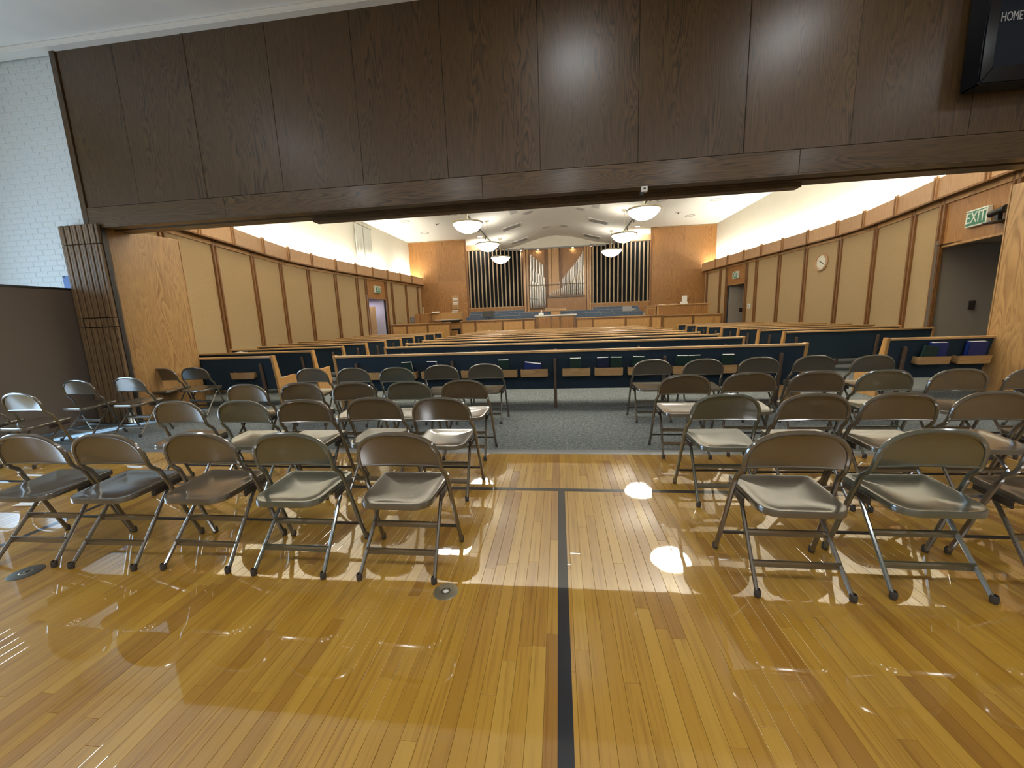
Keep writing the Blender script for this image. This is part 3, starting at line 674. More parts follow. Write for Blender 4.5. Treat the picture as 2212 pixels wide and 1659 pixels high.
def pendant(x, y, lab):
    zc = vault_z(x) if abs(x - CX) < 3 else ZCEIL
    zr = 4.16
    p = empty('pendant_light', (x, y, zr)); tag(p, lab, 'pendant light', 'bowl pendant lights')
    R = .44
    prof = [(R * math.sin(a), -.27 + .27 * (1 - math.cos(a)) / (1 - math.cos(1.25))) for a in [0.001, .15, .3, .45, .6, .75, .9, 1.05, 1.15, 1.25]]
    k = R / prof[-1][0]; prof = [(r * k, z) for r, z in prof]
    MB().lathe(prof, 36).build('bowl', 'pendant_glass', p, smooth=True)
    MB().lathe([(.02, -.012), (R - .015, -.012), (R - .015, -.020), (.02, -.020)], 36).build('added_top_pan', 'pendant_added_top', p, smooth=True)  # added disc: cuts the bowl's upward light and glows weakly itself
    MB().lathe([(R - .012, -.022), (R + .018, -.030), (R + .032, .004), (R + .012, .028), (R - .014, .018), (R - .012, -.022)], 36).build('rim', 'pendant_brass', p, smooth=True)
    MB().lathe([(0, -.325), (.018, -.315), (.026, -.30), (.014, -.285), (.03, -.272), (.0, -.262)], 12).build('finial', 'pendant_brass', p, smooth=True)
    MB().tube([(0, 0, .0), (0, 0, zc - zr - .02)], .011, 8).build('rod', 'pendant_brass', p, smooth=True)
    MB().lathe([(0, zc - zr - .05), (.03, zc - zr - .05), (.09, zc - zr - .02), (.095, zc - zr + .02)], 16).build('canopy', 'pendant_brass', p, smooth=True)
    for k in range(3):
        a = 2 * PI * k / 3 + .5
        MB().tube([(R * math.cos(a), R * math.sin(a), 0), (0, 0, .0)], .006, 6).build('arm', 'pendant_brass', p)
    return p
for k, y in enumerate((8.5, 12.0, 15.35, 18.75)):
    pendant(-2.63, y, f'glowing glass bowl pendant, {ORD[k]} from the opening, brick-wall side')
    pendant(2.40, y - .2, f'glowing glass bowl pendant, {ORD[k]} from the opening, clock side')

ul = empty('added_uplight', (-.09, YS + .14, 3.75)); tag(ul, 'added unseen strip brightening the ceiling behind the header', 'lamp')  # added out of view to brighten the ceiling near the opening
MB().box(-5.6, 5.6, -.12, .10, -.08, .0).build('housing', 'metal_white', ul, bev=.01)
MB().box(-5.5, 5.5, -.03, .03, .002, .012).build('diffuser', 'can_lens', ul)
area_light('added_uplight_lamp', (-.09, YS + .16, 3.78), 11.0, 900, (1.0, 0.95, 0.84), (0, 0.45, 1.0), sy=.12)

# ------------------------------------------------------------------ front wall with organ
for s, x0, x1 in ((-1, -8.2, -4.92), (1, 4.78, 8.05)):
    fw = empty('wall_front_left' if s < 0 else 'wall_front_right', (0, YF, 0)); struct(fw, 'tall wood panelled front wall beside the organ grille, ' + ('brick-wall side' if s < 0 else 'clock side'))
    xm = (x0 + x1) / 2
    for z0, z1 in ((0, 1.2), (1.2, 3.45), (3.45, 5.60)):
        for a, b in ((x0, xm), (xm, x1)):
            MB().box(-(b - a) / 2 + .0012, (b - a) / 2 - .0012, 0, .05, -(z1 - z0) / 2 + .001, (z1 - z0) / 2 - .001).build('panel', 'oak_front', fw, bev=.001, loc=((a + b) / 2, 0, (z0 + z1) / 2))
    MB().box(x0, x1, -.012, .05, 5.57, 5.61).build('cap_trim', 'oak_x', fw, bev=.003)
    e = x1 if s < 0 else x0
    MB().box(e - .03, e + .03, -.02, .08, 0, 5.6).build('edge_trim', 'pilaster_wood', fw, bev=.004)
struct(MB().box(-8.6, 8.6, YF + .09, YF + .16, 0, 6.0).build('wall_front', 'plaster'), 'front wall behind the organ')
fw = struct(empty('trim_3', (0, YF, 0)), 'cream pediment, cornice and wood valances above the organ')
MB().box(-4.9, 4.76, .055, .09, 5.28, 5.64).build('upper_strip', 'plaster', fw)
for x0, x1 in ((-4.89, -2.6), (2.4, 4.75)):
    MB().box(x0, x1, -.01, .05, 5.0, 5.3).build('valance', 'oak_fascia', fw, bev=.003)
# pediment below the vault, over the pipes
pz = MB().prism_y([(-3.05, 4.93), (2.88, 4.93)] + [(CX + q, vault_z(CX + q) + .03) for q in (2.9, 2.35, 1.8, 1.2, .6, 0, -.6, -1.2, -1.8, -2.35, -2.9)], -.03, .05)
pz.build('pediment', 'plaster', fw)
MB().box(-2.7, 2.5, -.14, -.03, 4.86, 4.93).build('cornice', 'grey_paint', fw, bev=.006)
for k in range(5): MB().lathe([(0, -.02), (.05, -.015), (.06, 0)], 12, (-1.9 + k * .9, -.085, 4.86)).build('downlight', 'cornice_lens', fw); area_light('cornice_light', (-1.9 + k * .9, YF - .14, 4.82), .1, 4, (1.0, 0.93, 0.80), (0, -.6, -1))
def grille(x0, x1, lab):
    g = empty('organ_grille', ((x0 + x1) / 2, YF, 0)); tag(g, lab, 'grille', 'organ grilles')
    h = (x1 - x0) / 2
    MB().box(-h, h, .02, .06, 1.95, 4.98).build('dark_cloth', 'grille_dark', g)
    n = 14
    for k in range(n):
        x = -h + .12 + (2 * h - .24) * k / (n - 1)
        MB().box(x - .032, x + .032, -.05, .02, 1.97, 4.97).build('slat', 'slat_tan', g, bev=.004)
    MB().box(-h, h, -.03, .05, 1.40, 1.96).build('sill_panel', 'oak_front', g, bev=.004)
    MB().box(-h, h, -.05, .06, 1.93, 1.98).build('sill', 'oak_x', g, bev=.004)
    for s in (-1, 1): MB().box(s * h - .04, s * h + .04, -.04, .06, 1.4, 4.98).build('stile', 'pilaster_wood', g, bev=.004)
grille(-4.86, -1.80, 'tall slatted organ grille behind the music stand')
grille(1.72, 4.74, 'tall slatted organ grille on the clock side of the pipes')
og = empty('pipe_organ', (-0.04, YF - .25, 0)); tag(og, 'pipe organ with silver pipes in a wooden case', 'pipe organ')
MB().box(-1.74, 1.74, .15, .24, .45, 4.85).build('case_back', 'oak_front', og)
for x in (-1.68, -1.53, 1.45, 1.60, 1.71):
    MB().box(x - .045, x + .045, -.02, .18, .45, 4.85).build('case_post', 'oak_end', og, bev=.008)
for x0, x1 in ((-.62, -.50), (-.45, -.28), (-.25, .12), (.15, .26)):
    MB().box(x0, x1, .05 if x0 < -.2 else .02, .16, 2.3, 4.85).build('flute_post', 'pilaster_wood' if x1 - x0 < .15 else 'oak_end', og, bev=.01)
MB().box(-.52, 1.48, -.08, .15, .45, 2.33).build('lower_panel', 'oak_front', og, bev=.004)
MB().box(-1.5, -.52, -.05, .15, .45, 1.82).build('lower_panel', 'oak_front', og, bev=.004)
MB().box(-1.46, -.58, -.16, .15, 1.80, 1.86).build('pipe_chest', 'pipe_rack', og, bev=.004)
MB().box(-.50, 1.44, -.16, .15, 2.33, 2.42).build('pipe_chest', 'pipe_rack', og, bev=.004)
MB().box(-1.48, -.56, -.19, -.165, 2.98, 3.02).build('pipe_bar', 'pipe_rack', og)
MB().box(-.56, 1.46, -.19, -.165, 2.99, 3.02).build('pipe_bar', 'pipe_rack', og)
def pipe(x, y, zb, zt, r, mat='pipe_metal', cap=False):
    foot = min(.42, (zt - zb) * .3)
    m = MB().lathe([(r * .22, 0), (r, foot), (r, zt - zb), (r * .86, zt - zb), (r * .86, zt - zb - .04)], 12)
    o = m.build('pipe', mat, og, smooth=True, loc=(x, y, zb))
    MB().box(-r * .55, r * .55, -r * 1.02, -r * .8, foot + .02, foot + .02 + r * .8).build('mouth', 'vent_dark', o)
    if cap: MB().lathe([(r * 1.28, zt - zb - .22), (r * 1.28, zt - zb - .03), (r * .5, zt - zb + .05), (0, zt - zb + .05)], 12).build('pipe_cap', 'pipe_tin', o, smooth=True)
for k in range(5): pipe(-1.36 + k * .155, .10, 1.86, 4.60 - k * .135, .058)
for k in range(6): pipe(-1.37 + k * .138, .0, 1.86, 3.93 - k * .105, .050)
for k in range(7): pipe(-1.39 + k * .125, -.10, 1.86, 3.27 - k * .062, .045)
for k in range(22):
    t = k / 21; x = 1.36 - t * 1.70; zt = 4.62 - 2.0 * (t ** .88)
    pipe(x, .08, 2.42, max(zt, 2.56), .036 - .014 * t)
for k in range(8):
    t = k / 7; pipe(1.37 - t * 1.1, -.01, 2.42, 3.82 - 1.05 * t ** .8, .048 - .012 * t, 'pipe_tin', True)
for k in range(18):
    t = k / 17; pipe(1.36 - t * 1.75, -.11, 2.42, 3.28 - .72 * t, .034 - .012 * t)

# ------------------------------------------------------------------ rostrum: rail, pulpit, sacrament table, choir seats, consoles
st = struct(MB().box(-7.2, 7.1, 17.9, YF + .05, 0, .45).build('floor_rostrum', 'carpet'), 'raised carpeted rostrum platform')
YR = 17.6
def rail(x0, x1, z, panels, lab, depth=.16):
    r = empty('rostrum_rail', ((x0 + x1) / 2, YR, 0)); tag(r, lab, 'railing', 'rostrum rail sections'); h = (x1 - x0) / 2
    MB().box(-h, h, .04, depth, 0, z - .04).build('core', 'oak_front', r)
    MB().box(-h, h, -.03, depth + .05, z - .045, z).build('cap_rail', 'oak_pew', r, bev=.008)
    edges = [x0] + panels + [x1]
    for a, b in zip(edges, edges[1:]):
        a -= r.location.x; b -= r.location.x
        MB().box(-(b - a) / 2 + .05, (b - a) / 2 - .05, .02, .045, -(z - .2) / 2, (z - .2) / 2).build('panel', 'oak_end', r, bev=.006, loc=((a + b) / 2, 0, (z - .1) / 2 + .02))
    for a in edges:
        a -= r.location.x
        MB().box(a - .022, a + .022, .0, .05, 0, z - .04).build('stile', 'pilaster_wood', r, bev=.004)
    return r
rail(-7.72, -4.92, 1.27, [-7.0, -6.0], 'wooden rostrum rail in front of the organ console')
rail(-4.42, -1.02, 1.31, [-3.75, -2.5, -1.55], 'wooden rostrum rail in front of the music stand')
rail(0.78, 4.42, 1.26, [1.5, 2.9, 3.95], 'wooden rostrum rail between white table and the clock side desk')
rail(4.46, 6.85, 1.23, [5.7], 'wooden rostrum rail ending at the clock side')
tb = empty('sacrament_table', (-0.12, YR - .12, 0)); tag(tb, 'wooden table front with white cloth top before the pulpit', 'table')
MB().box(-.86, .86, .05, .6, 0, 1.36).build('body', 'oak_end', tb, bev=.004)
for a in (-.80, -.2, .2, .80): MB().box(a - .04, a + .04, .0, .06, 0, 1.36).build('fluted_post', 'pilaster_wood', tb, bev=.006)
for a in (-.5, .0, .5): MB().box(a - .22 if a else -.12, a + .22 if a else .12, .03, .055, .1, 1.28).build('panel', 'oak_front', tb, bev=.004)
cl = MB().box(-1.04, .80, YR - .16, YR + .5, 1.365, 1.43).build('table_cloth', 'paper', bev=.012); tag(cl, 'white cloth lying along the top of the sacrament table', 'cloth')
pu = empty('pulpit', (-0.1, 18.36, .45)); tag(pu, 'light oak pulpit with a wide sloped top', 'pulpit')
MB().box(-.24, .2, -.12, .25, 0, 1.17).build('pedestal', 'oak_end', pu, bev=.006)
MB().prism_x([(-.22, 1.16), (.35, 1.24), (.35, 1.30), (-.22, 1.22)], -.50, .46).build('top', 'oak_pew', pu, bev=.006)
tis = empty('tissue_box', (-.76, YR + .15, 1.43)); tag(tis, 'white tissue box on the white cloth beside the pulpit', 'tissue box')
MB().box(-.11, .11, -.06, .06, 0, .10).build('box', 'paper', tis, bev=.004)
MB().add([(-.03, 0, .1), (.03, .02, .1), (.05, .01, .18), (-.01, -.02, .24), (0, .03, .1), (.02, .04, .17)], [(0, 1, 2, 3), (0, 4, 5, 3)]).build('tissue', 'paper', tis)
def choir(x0, x1, y, z, lab):
    c = empty('choir_bench', ((x0 + x1) / 2, y, .45)); tag(c, lab, 'bench', 'choir benches'); h = (x1 - x0) / 2; z -= .45
    MB().prism_x([(0, 0), (.1, z - .0), (.04, z), (-.06, 0)], -h, h).build('back', 'choir_blue', c, bev=.004)
    MB().box(-h, h, .04, .48, .40, .50).build('seat', 'choir_blue', c, bev=.015)
    n = max(2, int(2 * h / .62))
    for k in range(n + 1):
        x = -h + 2 * h * k / n
        MB().box(x - .012, x + .012, -.0, .06, z - .10, z - .06).build('seam_bracket', 'grey_paint', c)
    MB().box(-h, h, .03, .11, z - .01, z + .012).build('top_rail', 'threshold_metal', c, bev=.003)
choir(-4.5, 3.9, 19.0, 1.46, 'blue upholstered choir bench, row nearest the rail')
choir(-4.5, 3.9, 19.7, 1.60, 'blue upholstered choir bench, middle row')
choir(-4.6, -1.75, 20.5, 1.74, 'blue upholstered choir bench in the back row before the music stand grille')
choir(1.75, 4.0, 20.5, 1.74, 'blue upholstered choir bench in the back row on the clock side')
ms = empty('music_stand', (-3.27, 18.45, .45)); tag(ms, 'black music stand in front of the choir benches', 'music stand')
MB().prism_x([(-.02, 1.0), (.06, 1.27), (.075, 1.27), (-.005, 1.0)], -.29, .27).build('desk', 'black_plastic', ms, bev=.003)
MB().box(-.29, .27, -.06, .0, .985, 1.005).build('lip', 'black_plastic', ms)
MB().tube([(0, .03, .03), (0, .03, 1.1)], .012, 8).build('pole', 'black_plastic', ms)
for k in range(3): MB().tube([(0, .03, .2), (.24 * math.cos(k * 2.1), .03 + .24 * math.sin(k * 2.1), .01)], .01, 6).build('leg', 'black_plastic', ms)
oc = empty('organ_console', (-5.7, 18.9, .45)); tag(oc, 'oak organ console with dark keyboard recess by the steps', 'organ console')
MB().box(-1.15, .95, .2, .55, 0, 1.28).build('case', 'oak_end', oc, bev=.006)
MB().box(-1.15, -.55, -.55, .2, 0, 1.26).build('side_case', 'oak_front', oc, bev=.006)
MB().box(-.3, .98, -.35, .25, .86, .92).build('key_desk', 'black_plastic', oc, bev=.006)
MB().box(-.45, .1, -.42, -.3, .84, .93).build('key_cheek', 'pilaster_wood', oc, bev=.006)
MB().box(-.25, .9, -.3, -.05, .925, .945).build('manual', 'paper', oc)
ob = empty('organ_bench', (-4.9, 18.3, .45)); tag(ob, 'dark organ bench seen through the gap in the rail', 'bench')
MB().box(-.35, .25, -.15, .2, .42, .5).build('seat', 'black_plastic', ob, bev=.01)
for a in (-.3, .2): MB().box(a - .03, a + .03, -.12, .18, 0, .42).build('leg', 'black_plastic', ob)
bk = empty('open_music', (-6.05, 18.95, 1.73)); tag(bk, 'open white music book lying on the organ console', 'book')
MB().box(-.32, .2, -.1, .12, 0, .025).build('base_board', 'oak_pew', bk); MB().prism_x([(-.09, .026), (.12, .026), (.12, .07), (0, .075)], -.12, .24).build('pages', 'paper', bk, bev=.004)
tk = empty('book_stack', (-5.05, 19.1, 1.73)); tag(tk, 'short stack of pale books at the end of the organ console', 'book')
for k in range(3): MB().box(-.14 + .01 * k, .13, -.1, .1, k * .035, k * .035 + .032).build('volume', ('paper', 'oak_fascia', 'pages')[k], tk, bev=.003)
pn = empty('microphone', (-6.55, 18.75, 1.72)); tag(pn, 'thin pale microphone stem standing on the organ console corner', 'microphone')
MB().tube([(0, 0, 0), (0, 0, .2), (.02, -.02, .26)], .012, 6).build('stem', 'metal_white', pn); MB().tube([(.02, -.02, .25), (.03, -.04, .30)], .022, 8).build('head', 'metal_white', pn)
hb = empty('hymn_board', (-5.62, YF - .02, 2.33)); tag(hb, 'wooden hymn board with white number cards on the front wall', 'sign')
MB().box(-.19, .19, -.03, .01, -.36, .36).build('board', 'oak_fascia', hb, bev=.006)
for z in (.19, .12, -.02, -.10): MB().box(-.13, .13, -.04, -.03, z - .03, z + .035).build('number_card', 'paper', hb, bev=.002)
for z in (-.2, -.28): MB().box(-.13, .13, -.038, -.03, z - .025, z + .025).build('number_slot', 'oak_pew', hb)
rd = empty('clerk_desk', (5.35, 18.5, .45)); tag(rd, 'oak clerk desk screen behind the rail on the clock side', 'desk')
MB().box(-.92, 1.3, .04, .5, 0, 1.19).build('body', 'oak_front', rd, bev=.005)
MB().box(-.95, 1.33, -.02, .55, 1.19, 1.24).build('top', 'oak_pew', rd, bev=.006)
for a in (-.9, 1.26): MB().box(a - .04, a + .04, .0, .05, 0, 1.19).build('stile', 'oak_end', rd, bev=.004)
r2 = empty('side_cabinet', (4.17, 18.5, .45)); tag(r2, 'narrow oak cabinet beside the clerk desk', 'cabinet')
MB().box(-.2, .2, .05, .4, 0, 1.17).build('body', 'oak_end', r2, bev=.005); MB().box(-.15, .15, .03, .055, .1, 1.08).build('door', 'oak_front', r2, bev=.004); MB().box(-.22, .22, .0, .42, 1.17, 1.21).build('top', 'oak_pew', r2, bev=.005)
tm = empty('monitor', (5.62, 18.65, 1.69)); tag(tm, 'small white monitor on a white base on the clerk desk', 'monitor')
MB().box(-.15, .13, -.08, .1, 0, .10).build('base', 'white_plastic', tm, bev=.01); MB().box(-.11, .11, -.04, .0, .10, .36).build('screen', 'white_plastic', tm, bev=.01)
for x, lab in ((4.65, 'white papers lying on the clerk desk near the narrow cabinet'), (5.17, 'white papers lying on the clerk desk beside the white monitor')):
    pp = MB().box(x - .13, x + .13, 18.55, 18.8, 1.695, 1.715).build('papers', 'paper', bev=.004); tag(pp, lab, 'papers', 'papers on the clerk desk')
mx = empty('sound_mixer', (3.2, 19.08, 1.475)); tag(mx, 'grey sound equipment box resting on the choir bench back', 'equipment')
MB().box(-.2, .2, -.05, .15, 0, .22).build('case', 'grey_paint', mx, bev=.01); MB().box(.2, .42, -.02, .12, .02, .14).build('side_unit', 'threshold_metal', mx, bev=.01); MB().box(.24, .30, -.03, -.015, .06, .1).build('light', 'white_plastic', mx)

# ------------------------------------------------------------------ pews
HP = 0.8625
END_PROFILE = [(-.015, HP + .005), (.065, HP + .005), (.15, .47), (.52, .49), (.56, 0.0), (.10, 0.0)]
def pew(x0, x1, y, lab, grp, posts, racks=(), end_l=True, end_r=True, arm=True):
    p = empty('church_pew', ((x0 + x1) / 2, y, 0)); tag(p, lab, 'pew', grp); h = (x1 - x0) / 2
    MB().prism_x([(0.0, HP - .03), (.045, HP - .03), (.15, .44), (.12, .28), (.095, .28)], -h + .04, h - .04).build('back', 'navy_fabric', p, bev=.006)
    MB().prism_x([(-.018, HP - .035), (.06, HP - .035), (.06, HP - .005), (.05, HP), (-.010, HP), (-.018, HP - .008)], -h + .04, h - .04).build('cap_rail', 'oak_pew', p, bev=.003)
    MB().box(-h + .045, h - .045, .13, .55, .37, .45).build('seat', 'seat_blue', p, bev=.02)
    for s, on in ((-1, end_l), (1, end_r)):
        if on: MB().prism_x(END_PROFILE, s * (h - .02) - .022, s * (h - .02) + .022).build('end_panel', 'oak_end', p, bev=.006)
    for q in posts:
        q -= p.location.x
        MB().prism_x([(-.028, .735), (.012, .745), (.09, 0), (.045, 0)], q - .022, q + .022).build('leg', 'post_bronze', p, bev=.005)
    for q in racks:
        q -= p.location.x
        r = MB().prism_x([(-.085, .60), (-.07, .60), (-.05, .50), (-.065, .50)], q - .195, q + .195)
        r.prism_x([(-.065, .50), (.06, .515), (.062, .50), (-.063, .488)], q - .19, q + .19)
        for e in (-.19, .18): r.prism_x([(-.08, .59), (.03, .60), (.055, .50), (-.06, .50)], q + e, q + e + .01)
        r.build('book_rack', 'oak_pew', p)
    return p
CY = [5.63] + [7.43 + 1.112 * k for k in range(9)]
RX = [-2.78, -2.32, -1.85, -1.24, -0.80, -0.36, 0.24, 0.69, 1.15, 1.76, 2.19, 2.62]
for k, y in enumerate(CY):
    po = [-3.09, -1.58, -0.06, 1.46, 2.97]
    pew(-3.46, 3.30, y, f'long navy pew of the middle block, {ORD[k]} from the folding chairs', 'pews of the middle block', po, RX if k == 0 else ())
LY = [6.0 + 1.085 * k for k in range(10)]
for k, y in enumerate(LY):
    xe = -min(interp(TL, y), interp(TL, y + .5)) - .03
    pew(max(xe, -8.2), -4.76, y, f'navy pew along the brick-wall side, {ORD[k]} from the folding chairs', 'pews along the brick-wall side', [-5.0, -6.4], [-5.32] if k == 0 else ())
RY = [6.06] + [8.6 + 1.035 * k for k in range(8)]
for k, y in enumerate(RY):
    xe = min(interp(TR, y), interp(TR, y + .5)) + .02
    pew(4.56, min(xe, 7.95), y, f'navy pew along the clock side, {ORD[k]} from the folding chairs', 'pews along the clock side', [4.80, 6.3], [5.13, 5.62] if k == 0 else ())

# books standing in the racks
def book(x, y, tilt, cover, lab, wdt=.158, hgt=.252, roll=0.0, binder=False):
    b = empty('binder' if binder else 'hymnal', (x, y, .502)); b.rotation_euler = (tilt, roll, 0)
    tag(b, lab, 'binder' if binder else 'book', 'hymnals in the pew racks')
    t = .035 if not binder else .06
    MB().box(-wdt / 2, wdt / 2, 0, .004, 0, hgt).box(-wdt / 2, wdt / 2, t - .004, t, 0, hgt).box(-wdt / 2, -wdt / 2 + .004, 0, t, 0, hgt).build('cover', cover, b)
    MB().box(-wdt / 2 + .005, wdt / 2 - .004, .0045, t - .0045, .004, hgt - .002).build('pages', 'pages', b)
    if binder: MB().box(-.04, .05, -.002, .0, .03, .075).build('label_card', 'paper', b)
B = [(-2.25, 'book_green', -.03, ''), (-1.87, 'book_navy', 0, ''), (-0.80, 'book_green', 0, ''), (.23, 'book_green', 0, ''), (.61, 'book_navy', -.02, ''), (.785, 'book_green', .02, ''), (1.085, 'book_green', .04, ''), (1.67, 'book_green', .02, ''), (1.835, 'book_green', -.02, ''), (2.265, 'book_green', 0, '')]
for k, (x, c, rl, _) in enumerate(B):
    book(x, CY[0] - .025, .30, c, f'{"dark green" if c == "book_green" else "dark navy"} hymnal in the nearest middle pew, {ORD[k]} from the brick-wall side', roll=rl)
book(-.40, CY[0] - .04, .22, 'binder_blue', 'bright blue binder with a white label in the nearest middle pew rack', .24, .19, .14, True)
book(5.04, RY[0] - .06, .12, 'book_green', 'dark green hymnal leaning in the rack of the pew by the oak jamb', .17, .25, .16)
book(5.17, RY[0] - .045, .14, 'binder_blue', 'blue binder behind the leaning hymnal by the oak jamb', .2, .29, 0, True)
book(5.64, RY[0] - .045, .12, 'binder_blue', 'blue binder in the last rack beside the oak jamb', .22, .29, 0, True)
pg = empty('folded_leaflet', (-6.3, LY[1] + .01, HP)); tag(pg, 'white leaflet lying on a pew cap rail by the brick-wall side', 'leaflet')
MB().add([(-.15, 0, .002), (.12, 0, .002), (.12, .05, .004), (-.15, .05, .004), (-.02, .02, .02)], [(0, 1, 2, 3), (0, 1, 4)]).build('sheet', 'paper', pg)

# ------------------------------------------------------------------ folding chairs
def chair_meshes(mat):
    M = {}
    # bent tube: front foot, jog under the back, arch, and down again
    half = [(.250, .178, .012), (.246, .135, .13), (.238, .045, .40), (.235, .018, .475), (.232, .002, .515), (.226, -.032, .545), (.224, -.045, .572), (.224, -.052, .60)]
    arch = []
    n = 18
    for k in range(n + 1):
        a = PI * k / n; c, s = math.cos(a), math.sin(a)
        x = .224 * math.copysign(abs(c) ** .80, c); z = .60 + .158 * (s ** .80)
        arch.append((x, -.052 - .033 * (z - .60) / .158, z))
    path = half + arch[1:-1] + [(-x, y, z) for x, y, z in reversed(half)]
    M['frame'] = MB().tube(path, .0128, 8).mesh('frame', mat, smooth=True)
    # back: a pressed sheet inside the arch, bowed
    b = MB(); nx, nz = 16, 8; zb = .572
    def top(x):
        q = min(1, abs(x) / .218); c = q ** (1 / .80); return .60 + .158 * max(0, math.sqrt(max(0, 1 - c * c))) ** .80 - .003
    for lay in (0, 1):
        for i in range(nx + 1):
            x = -.217 + .434 * i / nx; zt = max(top(x), .605)
            for j in range(nz + 1):
                z = zb + (zt - zb) * j / nz
                y = -.045 - .040 * (z - .575) / .18 + .022 * (1 - (x / .217) ** 2) * 0.9 - .006
                b.v.append((x, y + (.006 if lay else 0), z))
    st_ = (nx + 1) * (nz + 1)
    for i in range(nx):
        for j in range(nz):
            a = i * (nz + 1) + j
            b.f.append((a, a + nz + 1, a + nz + 2, a + 1)); b.f.append((st_ + a, st_ + a + 1, st_ + a + nz + 2, st_ + a + nz + 1))
    per = [i * (nz + 1) for i in range(nx + 1)] + [nx * (nz + 1) + j for j in range(1, nz + 1)] + [i * (nz + 1) + nz for i in range(nx - 1, -1, -1)] + [j for j in range(nz - 1, 0, -1)]
    for a, c in zip(per, per[1:] + per[:1]): b.f.append((a, c, c + st_, a + st_))
    M['backrest'] = b.mesh('backrest', mat, smooth=True)
    M['back_hem'] = MB().tube([(-.214, -.048, zb), (-.1, -.034, zb), (0, -.030, zb), (.1, -.034, zb), (.214, -.048, zb)], .006, 6).mesh('back_hem', mat, smooth=True)
    # seat pan: rounded, rolled edge
    def corner(cx, cy, r, a0, a1, n=6): return [(cx + r * math.cos(a0 + (a1 - a0) * k / n), cy + r * math.sin(a0 + (a1 - a0) * k / n)) for k in range(n + 1)]
    wr, wf, yr, yf, rr, rf = .195, .205, -.188, .185, .085, .022
    out = corner(wf - rf, yf - rf, rf, 0, PI / 2) + corner(-wf + rf, yf - rf, rf, PI / 2, PI) + corner(-wr + rr, yr + rr, rr, PI, 1.5 * PI) + corner(wr - rr, yr + rr, rr, 1.5 * PI, 2 * PI)
    s = MB(); no = len(out)
    def zs(y, d): return .418 + .024 * (y - yr) / (yf - yr) + d
    rings = [(1.0, -.030), (1.0, -.008), (.985, 0.0), (.94, .0005), (.80, -.006), (.55, -.011), (.28, -.013)]
    for k, d in rings: s.v += [(x * k, (y) * k, zs(y * k, d)) for x, y in out]
    s.v.append((0, 0, zs(0, -.0135)))
    for i in range(len(rings) - 1):
        for k in range(no): s.f.append((i * no + k, i * no + (k + 1) % no, (i + 1) * no + (k + 1) % no, (i + 1) * no + k))
    for k in range(no): s.f.append(((len(rings) - 1) * no + k, (len(rings) - 1) * no + (k + 1) % no, len(rings) * no))
    s.f.append(tuple(range(no - 1, -1, -1)))
    M['seat'] = s.mesh('seat', mat, smooth=True)
    for sg, nm in ((1, 'leg_r'), (-1, 'leg_l')):
        M[nm] = MB().tube([(sg * .172, .125, .405), (sg * .178, .06, .335), (sg * .203, -.208, .012)], .0105, 8).mesh('leg', mat, smooth=True)
    def rl(z): t = (z - .012) / (.335 - .012); return .203 - .025 * t, -.208 + .268 * t
    for z, nm in ((.115, 'bar1'), (.225, 'bar2')):
        xx, yy = rl(z)
        c = MB().prism_x([(yy - .004, z - .017), (yy + .006, z - .015), (yy + .010, z), (yy + .002, z + .018), (yy - .008, z + .016), (yy - .003, z)], -xx, xx)
        M[nm] = c.mesh('crossbar', mat, smooth=False)
    M['stretcher'] = MB().tube([(-.246, .138, .125), (.246, .138, .125)], .009, 8).mesh('stretcher', 'chair_dark', smooth=True)
    M['hinge_r'] = MB().prism_x([(-.03, .365), (.15, .385), (.15, .412), (-.03, .405)], .205, .215).mesh('hinge', 'chair_dark')
    M['hinge_l'] = MB().prism_x([(-.03, .365), (.15, .385), (.15, .412), (-.03, .405)], -.215, -.205).mesh('hinge', 'chair_dark')
    M['foot'] = MB().lathe([(0, 0), (.013, 0), (.0155, .006), (.0155, .03), (.0115, .038)], 10).mesh('foot', 'rubber', smooth=True)
    return M
CM = {'taupe': chair_meshes('chair_taupe'), 'green': chair_meshes('chair_green')}
def make_chair(kind):
    M = CM[kind]; c = empty('folding_chair')
    for nm in ('frame', 'backrest', 'seat'): inst(nm, M[nm], c)
    inst('back_hem', M['back_hem'], c)
    for nm in ('leg_r', 'leg_l'): inst('leg', M[nm], c)
    for nm in ('bar1', 'bar2'): inst('crossbar', M[nm], c)
    inst('stretcher', M['stretcher'], c)
    for nm in ('hinge_r', 'hinge_l'): inst('hinge', M[nm], c)
    for loc in ((.203, -.210, 0), (-.203, -.210, 0), (.250, .180, 0), (-.250, .180, 0)): inst('foot', M['foot'], c, loc)
    return c
PROTO = {k: make_chair(k) for k in CM}; USED = {k: False for k in CM}
def place_chair(x, y_top, rz, kind, lab, z=0.0):
    if not USED[kind]: o = PROTO[kind]; USED[kind] = True
    else: o = copy_tree(PROTO[kind])
    o.location = (x, y_top + .085, z); o.rotation_euler = (0, 0, rz)
    tag(o, lab, 'chair', 'metal folding chairs')
ROWN = ['row farthest from the pews', 'third row from the pews', 'second row from the pews', 'row nearest the pews']
LEFT = [[(-0.86, 1.87), (-1.47, 1.87), (-2.04, 1.88), (-2.62, 1.86), (-3.15, 1.86)],
        [(-0.90, 2.79), (-1.45, 2.82), (-2.01, 2.77), (-2.54, 2.77), (-3.14, 2.78)],
        [(-0.92, 3.62), (-1.47, 3.60), (-2.05, 3.61), (-2.64, 3.64), (-3.22, 3.60)],
        [(-0.95, 4.90), (-1.53, 4.88), (-2.08, 4.74), (-2.70, 4.79), (-3.33, 4.86)]]
